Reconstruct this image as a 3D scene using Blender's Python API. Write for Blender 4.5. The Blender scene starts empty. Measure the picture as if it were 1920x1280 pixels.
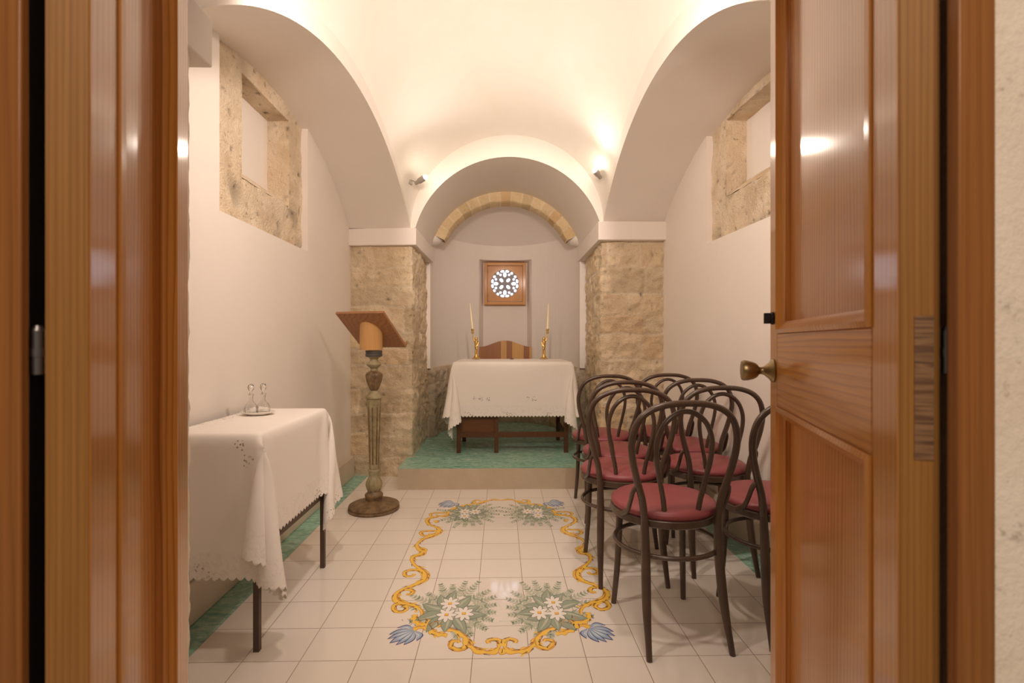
import bpy, bmesh, math, random
import numpy as np
from mathutils import Vector, Matrix, noise
random.seed(7)
PI = math.pi
sc = bpy.context.scene
COL = sc.collection

# ------------------------------------------------------------------ camera
F, H0, VPX, HZ = 936.0, 1.113, 939.0, 640.0
cam = bpy.data.cameras.new('camera'); camo = bpy.data.objects.new('camera', cam); COL.objects.link(camo)
cam.sensor_width = 36; cam.lens = F / 1920 * 36
cam.clip_start = 0.05
camo.location = (0, 0, H0); camo.rotation_euler = (PI/2, 0, -math.atan(21/936))
cam.dof.use_dof = True; cam.dof.focus_distance = 2.6; cam.dof.aperture_fstop = 5.0
sc.camera = camo

# ------------------------------------------------------------------ materials
M = {}
class Mat:
    def __init__(s, name, color=(.8,.8,.8), rough=.6, metal=0, **kw):
        s.m = bpy.data.materials.new(name); s.m.use_nodes = True
        s.nt = s.m.node_tree; s.b = s.nt.nodes['Principled BSDF']
        s.b.inputs['Base Color'].default_value = (*color, 1)
        s.b.inputs['Roughness'].default_value = rough
        s.b.inputs['Metallic'].default_value = metal
        for k, v in kw.items(): s.b.inputs[k.replace('_', ' ')].default_value = v
        s._tc = None; M[name] = s.m
    def n(s, typ, **kw):
        nd = s.nt.nodes.new(typ)
        for k, v in kw.items():
            if k in nd.inputs and not hasattr(nd, k): nd.inputs[k].default_value = v
            else: setattr(nd, k, v)
        return nd
    def l(s, a, b): s.nt.links.new(a, b)
    def obj(s):
        if not s._tc: s._tc = s.n('ShaderNodeTexCoord')
        return s._tc.outputs['Object']
    def uv(s):
        if not s._tc: s._tc = s.n('ShaderNodeTexCoord')
        return s._tc.outputs['UV']
    def map(s, src, scale=(1,1,1), rot=(0,0,0), loc=(0,0,0)):
        m = s.n('ShaderNodeMapping'); s.l(src, m.inputs['Vector'])
        m.inputs['Scale'].default_value = scale; m.inputs['Rotation'].default_value = rot; m.inputs['Location'].default_value = loc
        return m.outputs['Vector']
    def noise(s, vec, scale=5, detail=4, rough=.55, dist=0, out='Fac'):
        t = s.n('ShaderNodeTexNoise'); s.l(vec, t.inputs['Vector'])
        t.inputs['Scale'].default_value = scale; t.inputs['Detail'].default_value = detail
        t.inputs['Roughness'].default_value = rough; t.inputs['Distortion'].default_value = dist
        return t.outputs[out]
    def ramp(s, fac, stops):
        r = s.n('ShaderNodeValToRGB'); s.l(fac, r.inputs['Fac']); e = r.color_ramp.elements
        while len(e) < len(stops): e.new(.5)
        for el, (p, c) in zip(e, stops): el.position = p; el.color = (*c, 1) if len(c) == 3 else c
        return r.outputs['Color']
    def mix(s, fac, a, b, mode='MIX'):
        x = s.n('ShaderNodeMix'); x.data_type = 'RGBA'; x.blend_type = mode
        for sock, v in ((x.inputs[0], fac), (x.inputs[6], a), (x.inputs[7], b)):
            if isinstance(v, (int, float)): sock.default_value = v
            elif isinstance(v, tuple): sock.default_value = (*v, 1)
            else: s.l(v, sock)
        return x.outputs[2]
    def math(s, op, a, b=0, c=0):
        x = s.n('ShaderNodeMath'); x.operation = op
        for i, v in enumerate((a, b, c)):
            if isinstance(v, (int, float)): x.inputs[i].default_value = v
            else: s.l(v, x.inputs[i])
        return x.outputs[0]
    def sep(s, v):
        x = s.n('ShaderNodeSeparateXYZ'); s.l(v, x.inputs[0]); return x.outputs
    def color(s, c): s.l(c, s.b.inputs['Base Color'])
    def bump(s, h, strength=.3, dist=.01):
        b = s.n('ShaderNodeBump'); s.l(h, b.inputs['Height']); b.inputs['Strength'].default_value = strength; b.inputs['Distance'].default_value = dist
        s.l(b.outputs[0], s.b.inputs['Normal'])

def plaster(name, c1, c2, sc_=1.5):
    m = Mat(name, c1, .75); o = m.obj()
    n1 = m.noise(o, sc_, 5, .6); m.color(m.mix(m.ramp(n1, [(.3,(0,0,0)),(.7,(1,1,1))]), c1, c2))
    m.bump(m.noise(o, 14, 5, .6), .12, .01); return m
plaster('white_plaster', (.81,.755,.705), (.775,.72,.665))
plaster('vault_plaster', (.85,.82,.775), (.82,.775,.70), 2.2)
plaster('cream_plaster', (.72,.65,.56), (.62,.55,.45), 6)

def stone(name, base, dark, light, attr=True, bump=.5):
    m = Mat(name, base, .9); o = m.obj()
    n1 = m.noise(o, 5, 6, .65, .6); n2 = m.noise(o, 38, 5, .7); n3 = m.noise(o, 2.2, 3, .5)
    c = m.mix(m.ramp(n1, [(.32,(0,0,0)),(.68,(1,1,1))]), dark, light)
    c = m.mix(.45, c, base)
    if attr:
        a = m.n('ShaderNodeVertexColor'); a.layer_name = 'tone'
        sp = m.n('ShaderNodeSeparateColor'); m.l(a.outputs['Color'], sp.inputs[0])
        c = m.mix(.75, c, m.ramp(sp.outputs[0], [(0,(.80,.72,.60)),(.35,(1.0,.95,.86)),(.7,(1.08,1.02,.90)),(1,(.92,.76,.56))]), 'MULTIPLY')
        c = m.mix(m.math('MULTIPLY', sp.outputs[1], .75), c, light)
        c = m.mix(sp.outputs[2], c, tuple(x*.30 for x in dark))
    c = m.mix(m.ramp(n2, [(.27,(1,1,1)),(.40,(0,0,0))]), c, tuple(x*.55 for x in dark))
    c = m.mix(.35, c, m.ramp(n3, [(.3,(.9,.85,.77)),(.7,(1.1,1.06,1.0))]), 'MULTIPLY')
    m.color(c)
    h = m.math('ADD', m.math('MULTIPLY', n2, .6), m.noise(o, 90, 3, .7)); m.bump(h, bump, .014); return m
stone('limestone', (.80,.70,.54), (.60,.485,.34), (.90,.82,.69), bump=1.0)
stone('plinth_stone', (.58,.50,.40), (.38,.31,.235), (.70,.63,.53), bump=1.0)
stone('tuff_window', (.80,.70,.56), (.52,.40,.28), (.88,.80,.68), bump=.9)
stone('arch_stone', (.68,.56,.37), (.52,.41,.24), (.74,.64,.46))
stone('outer_stone', (.82,.72,.60), (.72,.60,.47), (.86,.78,.67), attr=False, bump=.25)

def pine(name, axis='z', c=((.36,.125,.020),(.64,.29,.060),(.53,.205,.036)), rough=.42, coat=.8, sc_=1.0, K=85, D=5.0, spec=.25):
    m = Mat(name, c[1], rough); o = m.obj(); X, Y, Z = m.sep(o)
    s1 = {'z':(1,1,.10), 'x':(.10,1,1), 'y':(1,.10,1)}[axis]
    v = m.map(o, tuple(a*sc_ for a in s1))
    across = {'z': m.math('ADD', X, Y), 'x': m.math('ADD', Z, m.math('MULTIPLY', Y, .6)), 'y': Z}[axis]
    d = m.noise(v, 7, 3, .55, 0)
    w = m.math('FRACT', m.math('ADD', m.math('MULTIPLY', across, K*sc_), m.math('MULTIPLY', d, D)))
    s2 = {'z':(1,1,.012), 'x':(.012,1,1), 'y':(1,.012,1)}[axis]
    f = m.noise(m.map(o, s2), 330, 3, .6)
    lo = tuple(q*.95 for q in c[0])
    band = m.ramp(w, [(0,lo),(.16,c[1]),(.55,c[1]),(.86,c[2]),(1,lo)])
    big = m.noise(v, 3.0, 2, .5)
    col = m.mix(m.ramp(big, [(.38,(.30,.30,.30)),(.62,(.85,.85,.85))]), c[1], band)
    col = m.mix(.5, col, m.ramp(f, [(.3,(.66,.58,.5)),(.7,(1.12,1.1,1.05))]), 'MULTIPLY')
    col = m.mix(.5, col, m.ramp(m.noise(v, 2.1, 2, .5, .3), [(.3,(.80,.72,.64)),(.7,(1.12,1.12,1.12))]), 'MULTIPLY')
    m.color(col); m.b.inputs['Coat Weight'].default_value = coat; m.b.inputs['Coat Roughness'].default_value = .12
    m.b.inputs['Specular IOR Level'].default_value = spec
    m.bump(f, .04, .002); return m
pine('varnished_pine'); pine('varnished_pine_across', 'y')
pine('edge_pine', c=((.20,.085,.018),(.34,.165,.042),(.27,.12,.030)), coat=.15, rough=.5, K=170, D=1.6)
pine('frame_pine', c=((.21,.078,.018),(.30,.12,.030),(.26,.10,.025)), coat=.15, rough=.5)
pine('window_wood', c=((.46,.22,.08),(.68,.36,.14),(.58,.29,.11)), coat=.2, rough=.5, sc_=2)
pine('window_wood_across', 'x', c=((.46,.22,.08),(.68,.36,.14),(.58,.29,.11)), coat=.2, rough=.5, sc_=2)
m = Mat('end_grain', (.2,.11,.05), .6); o = m.obj()
w = m.noise(m.map(o, (4,4,60), (.15,.1,0)), 3, 2, .4, .3)
m.color(m.ramp(w, [(.35,(.10,.045,.018)),(.5,(.26,.14,.06)),(.62,(.12,.055,.022))]))
pine('board_wood', 'x', c=((.27,.125,.060),(.39,.20,.10),(.33,.16,.078)), coat=.2, rough=.45, sc_=1.5)
pine('block_wood', 'z', c=((.50,.27,.10),(.62,.37,.15),(.56,.31,.12)), coat=.2, rough=.45, sc_=1.5)
pine('altar_wood', 'z', c=((.070,.026,.012),(.115,.048,.021),(.09,.036,.016)), coat=.1, rough=.5)
pine('altar_panel_wood', 'x', c=((.09,.036,.014),(.16,.068,.026),(.125,.05,.02)), coat=.1, rough=.5)
# planked throne back
m = Mat('plank_wood', (.5,.25,.08), .4); o = m.obj()
x = m.sep(o)[0]
pl = m.n('ShaderNodeTexWhiteNoise'); pl.noise_dimensions = '1D'; m.l(m.math('FLOOR', m.math('MULTIPLY', x, 15)), pl.inputs['W'])
f = m.noise(m.map(o, (1,1,.02)), 160, 3, .6)
c = m.ramp(pl.outputs[0], [(0,(.32,.12,.04)),(.35,(.40,.16,.05)),(.5,(.60,.32,.095)),(1,(.66,.36,.10))])
m.color(m.mix(.4, c, m.ramp(f, [(.3,(.6,.55,.5)),(.7,(1.1,1.1,1.1))]), 'MULTIPLY'))

m = Mat('bentwood', (.062,.036,.022), .36); o = m.obj()
m.color(m.mix(m.noise(m.map(o,(1,1,.3)), 30, 3), (.040,.022,.014), (.088,.050,.030)))
m.b.inputs['Coat Weight'].default_value = .35; m.b.inputs['Coat Roughness'].default_value = .25
m = Mat('burgundy_vinyl', (.25,.052,.06), .42); m.bump(m.noise(m.obj(), 350, 2), .06, .001)
m.color(m.mix(m.noise(m.obj(), 7, 3), (.215,.042,.052), (.275,.062,.068)))
Mat('brass_aged', (.32,.24,.12), .38, 1.0)
Mat('brass_gold', (.78,.54,.19), .33, 1.0)
Mat('black_metal', (.03,.028,.026), .5, .6)
Mat('steel', (.28,.26,.25), .35, 1.0)
Mat('lamp_grey', (.42,.38,.34), .4, .3)
Mat('table_metal', (.085,.052,.036), .5)
m = Mat('wax', (.86,.76,.52), .5); m.b.inputs['Subsurface Weight'].default_value = .2; m.b.inputs['Subsurface Radius'].default_value = (.02,.012,.006)
Mat('porcelain', (.80,.76,.70), .15)
Mat('iron_grey', (.12,.11,.10), .5, .5)
m = Mat('cut_glass', (.97,.97,.96), .03, 0, Transmission_Weight=1.0, IOR=1.48)
m = Mat('bulb_glow', (1,1,1)); m.b.inputs['Emission Color'].default_value = (1,.86,.66,1); m.b.inputs['Emission Strength'].default_value = 55
m = Mat('daylight_glass', (.9,.92,1), .4); m.b.inputs['Emission Color'].default_value = (.78,.83,1,1); m.b.inputs['Emission Strength'].default_value = 3.2
Mat('lead_tracery', (.33,.32,.36), .6)

# tiles
m = Mat('white_tile', (.80,.75,.68), .12); o = m.obj(); X, Y, Z = m.sep(o)
dx = m.math('PINGPONG', m.math('ADD', X, 10.1), .1); dy = m.math('PINGPONG', m.math('ADD', Y, 10.245), .1)
g = m.math('LESS_THAN', m.math('MINIMUM', dx, dy), .0011)
idn = m.n('ShaderNodeTexWhiteNoise'); idn.noise_dimensions = '2D'
cb = m.n('ShaderNodeCombineXYZ'); m.l(m.math('FLOOR', m.math('MULTIPLY', m.math('ADD', X, 10.1), 5)), cb.inputs[0]); m.l(m.math('FLOOR', m.math('MULTIPLY', m.math('ADD', Y, 10.245), 5)), cb.inputs[1])
m.l(cb.outputs[0], idn.inputs[0])
c = m.mix(idn.outputs[0], (.80,.745,.68), (.765,.71,.64))
m.color(m.mix(g, c, (.23,.16,.12)))
m.b.inputs['Specular IOR Level'].default_value = .4
m.l(m.math('ADD', m.math('MULTIPLY', g, .6), .07), m.b.inputs['Roughness'])
h = m.math('SMOOTH_MIN', m.math('MINIMUM', dx, dy), .004, .003)
m.bump(m.math('ADD', h, m.math('MULTIPLY', m.noise(o, 7, 2), .0008)), .4, .3)
def green(name, rot):
    m = Mat(name, (.1,.3,.24), .22); o = m.obj()
    v = m.map(o, (1,1,1), (0,0,rot)); X, Y, Z = m.sep(v)
    dx = m.math('PINGPONG', m.math('ADD', X, 10.0), .1); dy = m.math('PINGPONG', m.math('ADD', Y, 10.0), .1)
    g = m.math('LESS_THAN', m.math('MINIMUM', dx, dy), .0010)
    n1 = m.noise(m.map(o, (1,2.2,1)), 9, 6, .7, 1.6); n2 = m.noise(o, 30, 4, .7, .8)
    c = m.ramp(n1, [(.28,(.13,.31,.24)),(.43,(.23,.48,.385)),(.56,(.34,.60,.49)),(.70,(.58,.72,.60))])
    c = m.mix(.4, c, m.ramp(n2, [(.3,(.55,.6,.6)),(.65,(1.25,1.2,1.15))]), 'MULTIPLY')
    m.color(m.mix(m.math('MULTIPLY', g, .5), c, (.42,.45,.36))); m.bump(n2, .08, .003)
green('green_tile', PI/4); green('green_strip_tile', PI/4)
m = Mat('riser_stone', (.50,.41,.30), .55); o = m.obj()
m.color(m.mix(m.noise(o, 7, 5, .7), (.40,.32,.22), (.58,.49,.37))); m.bump(m.noise(o, 40, 4), .15, .004)
m = Mat('skirting_plaster', (.62,.53,.43), .7); m.color(m.mix(m.noise(m.obj(), 8, 4), (.55,.47,.37), (.66,.58,.48)))
Mat('gap_shade', (.035,.028,.026), .9)  # near-black colour standing in for shade behind the door leaves
# majolica painting glazes
for nme, c in dict(glaze_yellow=(.90,.58,.09), glaze_orange=(.62,.28,.06), glaze_brown=(.22,.11,.035), glaze_green=(.31,.37,.28), glaze_pale=(.50,.52,.41),
                   glaze_dark=(.17,.20,.165), glaze_white=(.86,.82,.77), glaze_blue=(.36,.46,.62), glaze_navy=(.10,.12,.26), glaze_lightblue=(.56,.66,.74)).items():
    Mat(nme, c, .14)

# lectern paint
m = Mat('olive_gilt', (.28,.24,.13), .45); o = m.obj()
m.color(m.mix(m.ramp(m.noise(o, 16, 5, .7), [(.35,(0,0,0)),(.65,(1,1,1))]), (.20,.165,.085), (.37,.315,.18)))
m = Mat('bronze_brown', (.15,.09,.04), .42); o = m.obj()
m.color(m.mix(m.ramp(m.noise(o, 22, 5, .7), [(.35,(0,0,0)),(.65,(1,1,1))]), (.085,.048,.022), (.24,.155,.075)))

def cloth_mat(name, W, Hh, centers, hole=.012, base=(.82,.775,.725)):
    m = Mat(name, base, .85); u, v, _ = m.sep(m.uv())
    eu = m.math('MINIMUM', u, m.math('SUBTRACT', W, u)); ev = m.math('MINIMUM', v, m.math('SUBTRACT', Hh, v))
    def sc(e, along, amp=.013, k=.030):
        s = m.math('ABSOLUTE', m.math('SINE', m.math('MULTIPLY', along, PI/k)))
        return m.math('GREATER_THAN', e, m.math('MULTIPLY', m.math('SUBTRACT', 1, s), amp))
    a = m.math('MULTIPLY', sc(eu, v), sc(ev, u))
    # larger swags of lace
    d = m.math('MINIMUM', eu, ev)
    cb = m.n('ShaderNodeCombineXYZ'); m.l(u, cb.inputs[0]); m.l(v, cb.inputs[1])
    vo = m.n('ShaderNodeTexVoronoi'); vo.voronoi_dimensions = '2D'; m.l(cb.outputs[0], vo.inputs['Vector']); vo.inputs['Scale'].default_value = 70
    holes = m.math('LESS_THAN', vo.outputs['Distance'], .24)
    msk = 0.0
    band = m.math('MULTIPLY', m.math('LESS_THAN', d, .045), m.math('GREATER_THAN', m.noise(cb.outputs[0], 9, 1, .5), .60))
    msk = band
    for (cu, cv, r) in centers:
        dist = m.math('SQRT', m.math('ADD', m.math('POWER', m.math('ABSOLUTE', m.math('SUBTRACT', u, cu)), 2), m.math('POWER', m.math('ABSOLUTE', m.math('SUBTRACT', v, cv)), 2)))
        msk = m.math('MAXIMUM', msk, m.math('LESS_THAN', dist, r))
    hl = m.math('MULTIPLY', holes, msk)
    m.l(m.math('MULTIPLY', a, m.math('SUBTRACT', 1, m.math('MULTIPLY', hl, .85))), m.b.inputs['Alpha'])
    emb = m.noise(cb.outputs[0], 55, 3, .6, 1.0)
    near = m.math('LESS_THAN', d, .10)
    hgt = m.math('ADD', m.math('MULTIPLY', m.math('MULTIPLY', emb, near), 1.2), m.math('MULTIPLY', m.noise(cb.outputs[0], 14, 3), .5))
    m.bump(hgt, .35, .004)
    m.color(m.mix(m.math('MULTIPLY', near, m.ramp(emb, [(.5,(0,0,0)),(.62,(.5,.5,.5))])), base, tuple(x*.86 for x in base)))
    tr = m.n('ShaderNodeBsdfTranslucent'); tr.inputs[0].default_value = (*base, 1)
    ms = m.n('ShaderNodeMixShader'); ms.inputs[0].default_value = 0.0
    return m

# ------------------------------------------------------------------ mesh builder
class MB:
    def __init__(s): s.v = []; s.f = []; s.mi = []; s.uv = None; s.attr = None; s.cur = 0
    def quadgrid(s, rows, closed_u=False, closed_v=False, mi=None):
        mi = s.cur if mi is None else mi
        n0 = len(s.v); R = len(rows); C = len(rows[0])
        for r in rows: s.v += [tuple(p) for p in r]
        for i in range(R if closed_v else R-1):
            for j in range(C if closed_u else C-1):
                a = n0+i*C+j; b = n0+i*C+(j+1)%C; c = n0+((i+1)%R)*C+(j+1)%C; d = n0+((i+1)%R)*C+j
                s.f.append((a,b,c,d)); s.mi.append(mi)
        return s
    def poly(s, pts, mi=None):
        n0 = len(s.v); s.v += [tuple(p) for p in pts]; s.f.append(tuple(range(n0, n0+len(pts)))); s.mi.append(s.cur if mi is None else mi); return s
    def prism(s, foot, z0, z1, mi=None, top_mi=None):
        mi = s.cur if mi is None else mi; n = len(foot); n0 = len(s.v)
        s.v += [(p[0],p[1],z0) for p in foot] + [(p[0],p[1],z1) for p in foot]
        for i in range(n): s.f.append((n0+i, n0+(i+1)%n, n0+n+(i+1)%n, n0+n+i)); s.mi.append(mi)
        s.f.append(tuple(n0+i for i in reversed(range(n)))); s.mi.append(mi)
        s.f.append(tuple(n0+n+i for i in range(n))); s.mi.append(mi if top_mi is None else top_mi); return s
    def box(s, x0, x1, y0, y1, z0, z1, mi=None):
        return s.prism([(x0,y0),(x1,y0),(x1,y1),(x0,y1)], z0, z1, mi)
    def hexa(s, p, mi=None):   # 8 corners: bottom 4, top 4
        mi = s.cur if mi is None else mi; n0 = len(s.v); s.v += [tuple(q) for q in p]
        for f in ((3,2,1,0),(4,5,6,7),(0,1,5,4),(1,2,6,5),(2,3,7,6),(3,0,4,7)): s.f.append(tuple(n0+i for i in f)); s.mi.append(mi)
        return s
    def lathe(s, prof, seg=32, c=(0,0,0), axis=None, sy=1.0, mi=None, flute=None):
        rows = []
        for (r, z) in prof:
            row = []
            for k in range(seg):
                a = 2*PI*k/seg; rr = r
                if flute and flute[1] <= z <= flute[2]: rr = r*(1 - flute[3]*(.5+.5*math.cos(a*flute[0])))
                row.append(Vector((rr*math.cos(a), rr*math.sin(a)*sy, z)))
            rows.append(row)
        if axis is not None:
            q = Vector((0,0,1)).rotation_difference(Vector(axis)); rows = [[q @ p for p in r] for r in rows]
        cv = Vector(c); rows = [[p+cv for p in r] for r in rows]
        n0 = len(s.v); s.quadgrid(rows, closed_u=True, mi=mi); C = seg; R = len(rows); mm = s.cur if mi is None else mi
        if prof[0][0] > 1e-5: s.f.append(tuple(n0+i for i in reversed(range(C)))); s.mi.append(mm)
        if prof[-1][0] > 1e-5: s.f.append(tuple(n0+(R-1)*C+i for i in range(C))); s.mi.append(mm)
        return s
    def tube(s, pts, rad, seg=12, closed=False, mi=None, flat=1.0):
        pts = [Vector(p) for p in pts]; n = len(pts)
        if not hasattr(rad, '__len__'): rad = [rad]*n
        rows = []; up = None
        for i in range(n):
            if closed: t = pts[(i+1)%n]-pts[i-1]
            else: t = pts[min(i+1,n-1)]-pts[max(i-1,0)]
            t.normalize()
            if up is None:
                up = Vector((0,1,0)) if abs(t.y) < .8 else Vector((1,0,0))
            b = t.cross(up)
            if b.length < 1e-6: b = t.orthogonal()
            b.normalize(); up = b.cross(t).normalized()
            rows.append([pts[i] + (b*math.cos(2*PI*k/seg) + up*math.sin(2*PI*k/seg)*flat)*rad[i] for k in range(seg)])
        n0 = len(s.v); s.quadgrid(rows, closed_u=True, closed_v=closed, mi=mi); mm = s.cur if mi is None else mi
        if not closed:
            s.f.append(tuple(n0+i for i in reversed(range(seg)))); s.mi.append(mm)
            s.f.append(tuple(n0+(n-1)*seg+i for i in range(seg))); s.mi.append(mm)
        return s
    def ball(s, c, r, seg=16, sz=1.0, sx=1.0, sy=1.0, mi=None):
        rows = []
        for i in range(seg//2+1):
            th = PI*i/(seg//2)
            rows.append([(c[0]+r*sx*max(math.sin(th),1e-4)*math.cos(2*PI*k/seg), c[1]+r*sy*max(math.sin(th),1e-4)*math.sin(2*PI*k/seg), c[2]-r*sz*math.cos(th)) for k in range(seg)])
        return s.quadgrid(rows, closed_u=True, mi=mi)
    def xform(s, mtx):
        s.v = [tuple(mtx @ Vector(p)) for p in s.v]; return s
    def build(s, name, mats, parent=None, smooth=True, bevel=0, loc=(0,0,0), angle=40):
        me = bpy.data.meshes.new(name); me.from_pydata(s.v, [], s.f); 
        for mm in (mats if isinstance(mats, (list,tuple)) else [mats]): me.materials.append(M[mm])
        me.polygons.foreach_set('material_index', s.mi)
        if s.attr is not None:
            a = me.color_attributes.new('tone', 'FLOAT_COLOR', 'POINT'); a.data.foreach_set('color', np.array(s.attr, dtype=np.float32).ravel())
        if s.uv is not None:
            ul = me.uv_layers.new(name='UVMap'); idx = np.zeros(len(me.loops), dtype=np.int32); me.loops.foreach_get('vertex_index', idx)
            ul.data.foreach_set('uv', np.array(s.uv, dtype=np.float32)[idx].ravel())
        bm = bmesh.new(); bm.from_mesh(me); bmesh.ops.recalc_face_normals(bm, faces=bm.faces[:]); bm.to_mesh(me); bm.free()
        if smooth:
            me.polygons.foreach_set('use_smooth', [True]*len(me.polygons)); me.set_sharp_from_angle(angle=math.radians(angle))
        me.update()
        o = bpy.data.objects.new(name, me); COL.objects.link(o)
        if parent is not None: o.parent = parent
        o.location = loc
        if bevel:
            md = o.modifiers.new('bevel', 'BEVEL'); md.width = bevel; md.segments = 2; md.limit_method = 'ANGLE'; md.angle_limit = math.radians(40)
        return o

def thing(name, label, cat, loc, rz=0, group=None):
    o = bpy.data.objects.new(name, None); COL.objects.link(o); o.location = loc; o.rotation_euler = (0,0,rz); o.empty_display_size = .1
    o['label'] = label; o['category'] = cat
    if group: o['group'] = group
    return o
def tag(o, label, cat, group=None, kind=None):
    o['label'] = label; o['category'] = cat
    if group: o['group'] = group
    if kind: o['kind'] = kind
    return o
def struct(o, label=None):
    o['kind'] = 'structure'
    if label: o['label'] = label
    return o

def catmull(pts, n=8, closed=False):
    P = [Vector(p) for p in pts]; out = []; N = len(P)
    for i in range(N if closed else N-1):
        p0 = P[(i-1)%N] if closed or i > 0 else P[0]*2-P[1]
        p1 = P[i]; p2 = P[(i+1)%N]; p3 = P[(i+2)%N] if closed or i+2 < N else P[-1]*2-P[-2]
        for k in range(n):
            t = k/n
            out.append(.5*((2*p1)+(p2-p0)*t+(2*p0-5*p1+4*p2-p3)*t*t+(3*p1-p0-3*p2+p3)*t**3))
    if not closed: out.append(P[-1].copy())
    return out
def lerp(a, b, t): return a+(b-a)*t
YAW = math.atan(21/936)
def wpt(px, py, c):
    lat = (px-960)/F*c; return Vector((lat*math.cos(YAW)+c*math.sin(YAW), c*math.cos(YAW)-lat*math.sin(YAW), H0+(HZ-py)/F*c))
def fpt(px, py, z=0):
    p = wpt(px, py, F*(H0-z)/(py-HZ)); p.z = z; return p

# ------------------------------------------------------------------ room shell
SPL, SPR = 2.04, 2.065            # springing heights left / right
FL, BL, FR, BR = (-.86,1.42), (-.74,4.117), (.82,1.392), (.82,3.982)
XWL = -1.245
def XWR(y): return 1.31+(3.98-y)*.045
def circ(u, a, r):                 # height above springing of a segmental arc, u in -1..1
    R = (a*a+r*r)/(2*r); return math.sqrt(max(R*R-(u*a)**2,0))-(R-r)
def spring(s): return lerp(SPL, SPR, s)
NA = 56
ts = [-math.cos(PI*i/NA) for i in range(NA+1)]     # -1..1, dense at the ends
def endarc(u): return math.sqrt(max(0, 1-u*u))*.735
def vaultpt(s, t):                 # s across (0 left..1 right), t along (0 front..1 back)
    fx = lerp(FL[0],FR[0],s); bx = lerp(BL[0],BR[0],s); fy = lerp(FL[1],FR[1],s); by = lerp(BL[1],BR[1],s)
    return Vector((lerp(fx,bx,t), lerp(fy,by,t), spring(s)+endarc(2*s-1)+circ(2*t-1, 1.3, .60)))
mb = MB(); rows = []
for u in ts: rows.append([vaultpt((w+1)/2, (u+1)/2) for w in ts])
mb.quadgrid(rows)
struct(mb.build('ceiling', 'vault_plaster', angle=60), 'domed white plaster vault over the chapel nave')

# lateral arches: spandrel face + soffit, per side
def lateral(side):
    F0, B0 = (FL, BL) if side < 0 else (FR, BR); sp = SPL if side < 0 else SPR
    a, r = (1.33, .50) if side < 0 else (1.29, .465)
    def P(u, rise):
        t = (u+1)/2; return Vector((lerp(F0[0],B0[0],t), lerp(F0[1],B0[1],t), sp+rise))
    inner = [P(u, circ(u,a,r)) for u in ts]; outer = [P(u, circ(u,1.3,.60)+.0) for u in ts]
    mb = MB(); mb.quadgrid([inner, outer])
    mb.quadgrid([inner, [Vector((side*1.62, p.y, p.z)) for p in inner]])
    return mb
struct(lateral(-1).build('trim_1', 'white_plaster', angle=30), 'left plastered side arch')
struct(lateral(1).build('trim_2', 'white_plaster', angle=30), 'right plastered side arch')

# end wall above the chancel arch, chancel barrel, stone ring
CX = .05; RO = .782; CZ = 1.828; HW = .75
def yend(x): return lerp(BL[1], BR[1], (x-BL[0])/(BR[0]-BL[0]))
mb = MB(); a0 = math.asin((2.05-CZ)/RO); arc = []
for i in range(NA+1):
    th = lerp(PI-a0, a0, i/NA); arc.append((CX+RO*math.cos(th), CZ+RO*math.sin(th)))
cre = []
for i in range(NA+1):
    u = -math.cos(PI*i/NA); s = (u+1)/2; cre.append(Vector((lerp(BL[0],BR[0],s), yend(lerp(BL[0],BR[0],s)), spring(s)+endarc(u))))
front = [Vector((x, yend(x), z)) for x, z in arc]
mb.quadgrid([front, cre])
struct(mb.build('wall_back', 'vault_plaster', angle=30), 'white end wall over the chancel arch')
mb = MB(); mb.quadgrid([front, [Vector((x, 5.02, z)) for x, z in arc]])
struct(mb.build('ceiling_2', 'white_plaster', angle=60), 'small plaster barrel over the altar')

def tone_rand(k): random.seed(k); return random.random()
# voussoir ring
mb = MB(); mb.attr = []; nv = 15; RI = .682
for k in range(nv):
    th0 = lerp(PI-.45, .45, k/nv); th1 = lerp(PI-.45, .45, (k+1)/nv); tn = tone_rand(k+40)
    if k == 7: tn = 1.0
    if k in (6,8): tn = .6
    n = 8; prof = [(RO+.02, 4.985),(RI+.012,4.985),(RI,4.998),(RI,5.17),(RO,5.2)]
    rows = []
    for i in range(n+1):
        th = lerp(th0, th1, i/n); e = min(i, n-i)/n; row = []
        for (r, y) in prof:
            sh = .004 if e == 0 else 0
            nn = noise.noise(Vector((th*9, r*20, y*20)))*.006
            row.append(Vector((CX+(r+sh+nn)*math.cos(th), y+sh+nn, CZ+(r+sh+nn)*math.sin(th))))
            mb.attr.append((tn, 1.0 if e == 0 else 0, 0, 1))
        rows.append(row)
    mb.quadgrid(rows)
struct(mb.build('trim_3', 'arch_stone', angle=50), 'exposed limestone voussoir arch before the apse')
# tympanum filler ring behind the stone ring down to the springing
# apse: half-ellipse wall, plinth, semi-dome
AX, AY, AA, AB = .045, 5.0, .745, .955
def ap(th, off=0): return (AX-(AA-off)*math.cos(th), AY+(AB-off)*math.sin(th))
NX0, NX1 = -.257, .363
tA = math.acos(-(NX0-AX)/AA); tB = math.acos(-(NX1-AX)/AA)
ths = [tA*i/16 for i in range(16)] + [lerp(tA, tB, i/20) for i in range(20)] + [lerp(tB, PI, i/16) for i in range(17)]
def zsp(th): return 2.25
zs = [.60, .86, 2.079, 2.25]
mb = MB()
for i in range(len(ths)-1):
    for j in range(3):
        if j == 1 and ths[i] >= tA-1e-6 and ths[i+1] <= tB+1e-6: continue
        p, q = ap(ths[i]), ap(ths[i+1]); mb.poly([(*p, zs[j]), (*q, zs[j]), (*q, zs[j+1]), (*p, zs[j+1])])
yA = ap(tA)[1]; YB = 6.03; BX0, BX1 = -.212, .318
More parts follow.
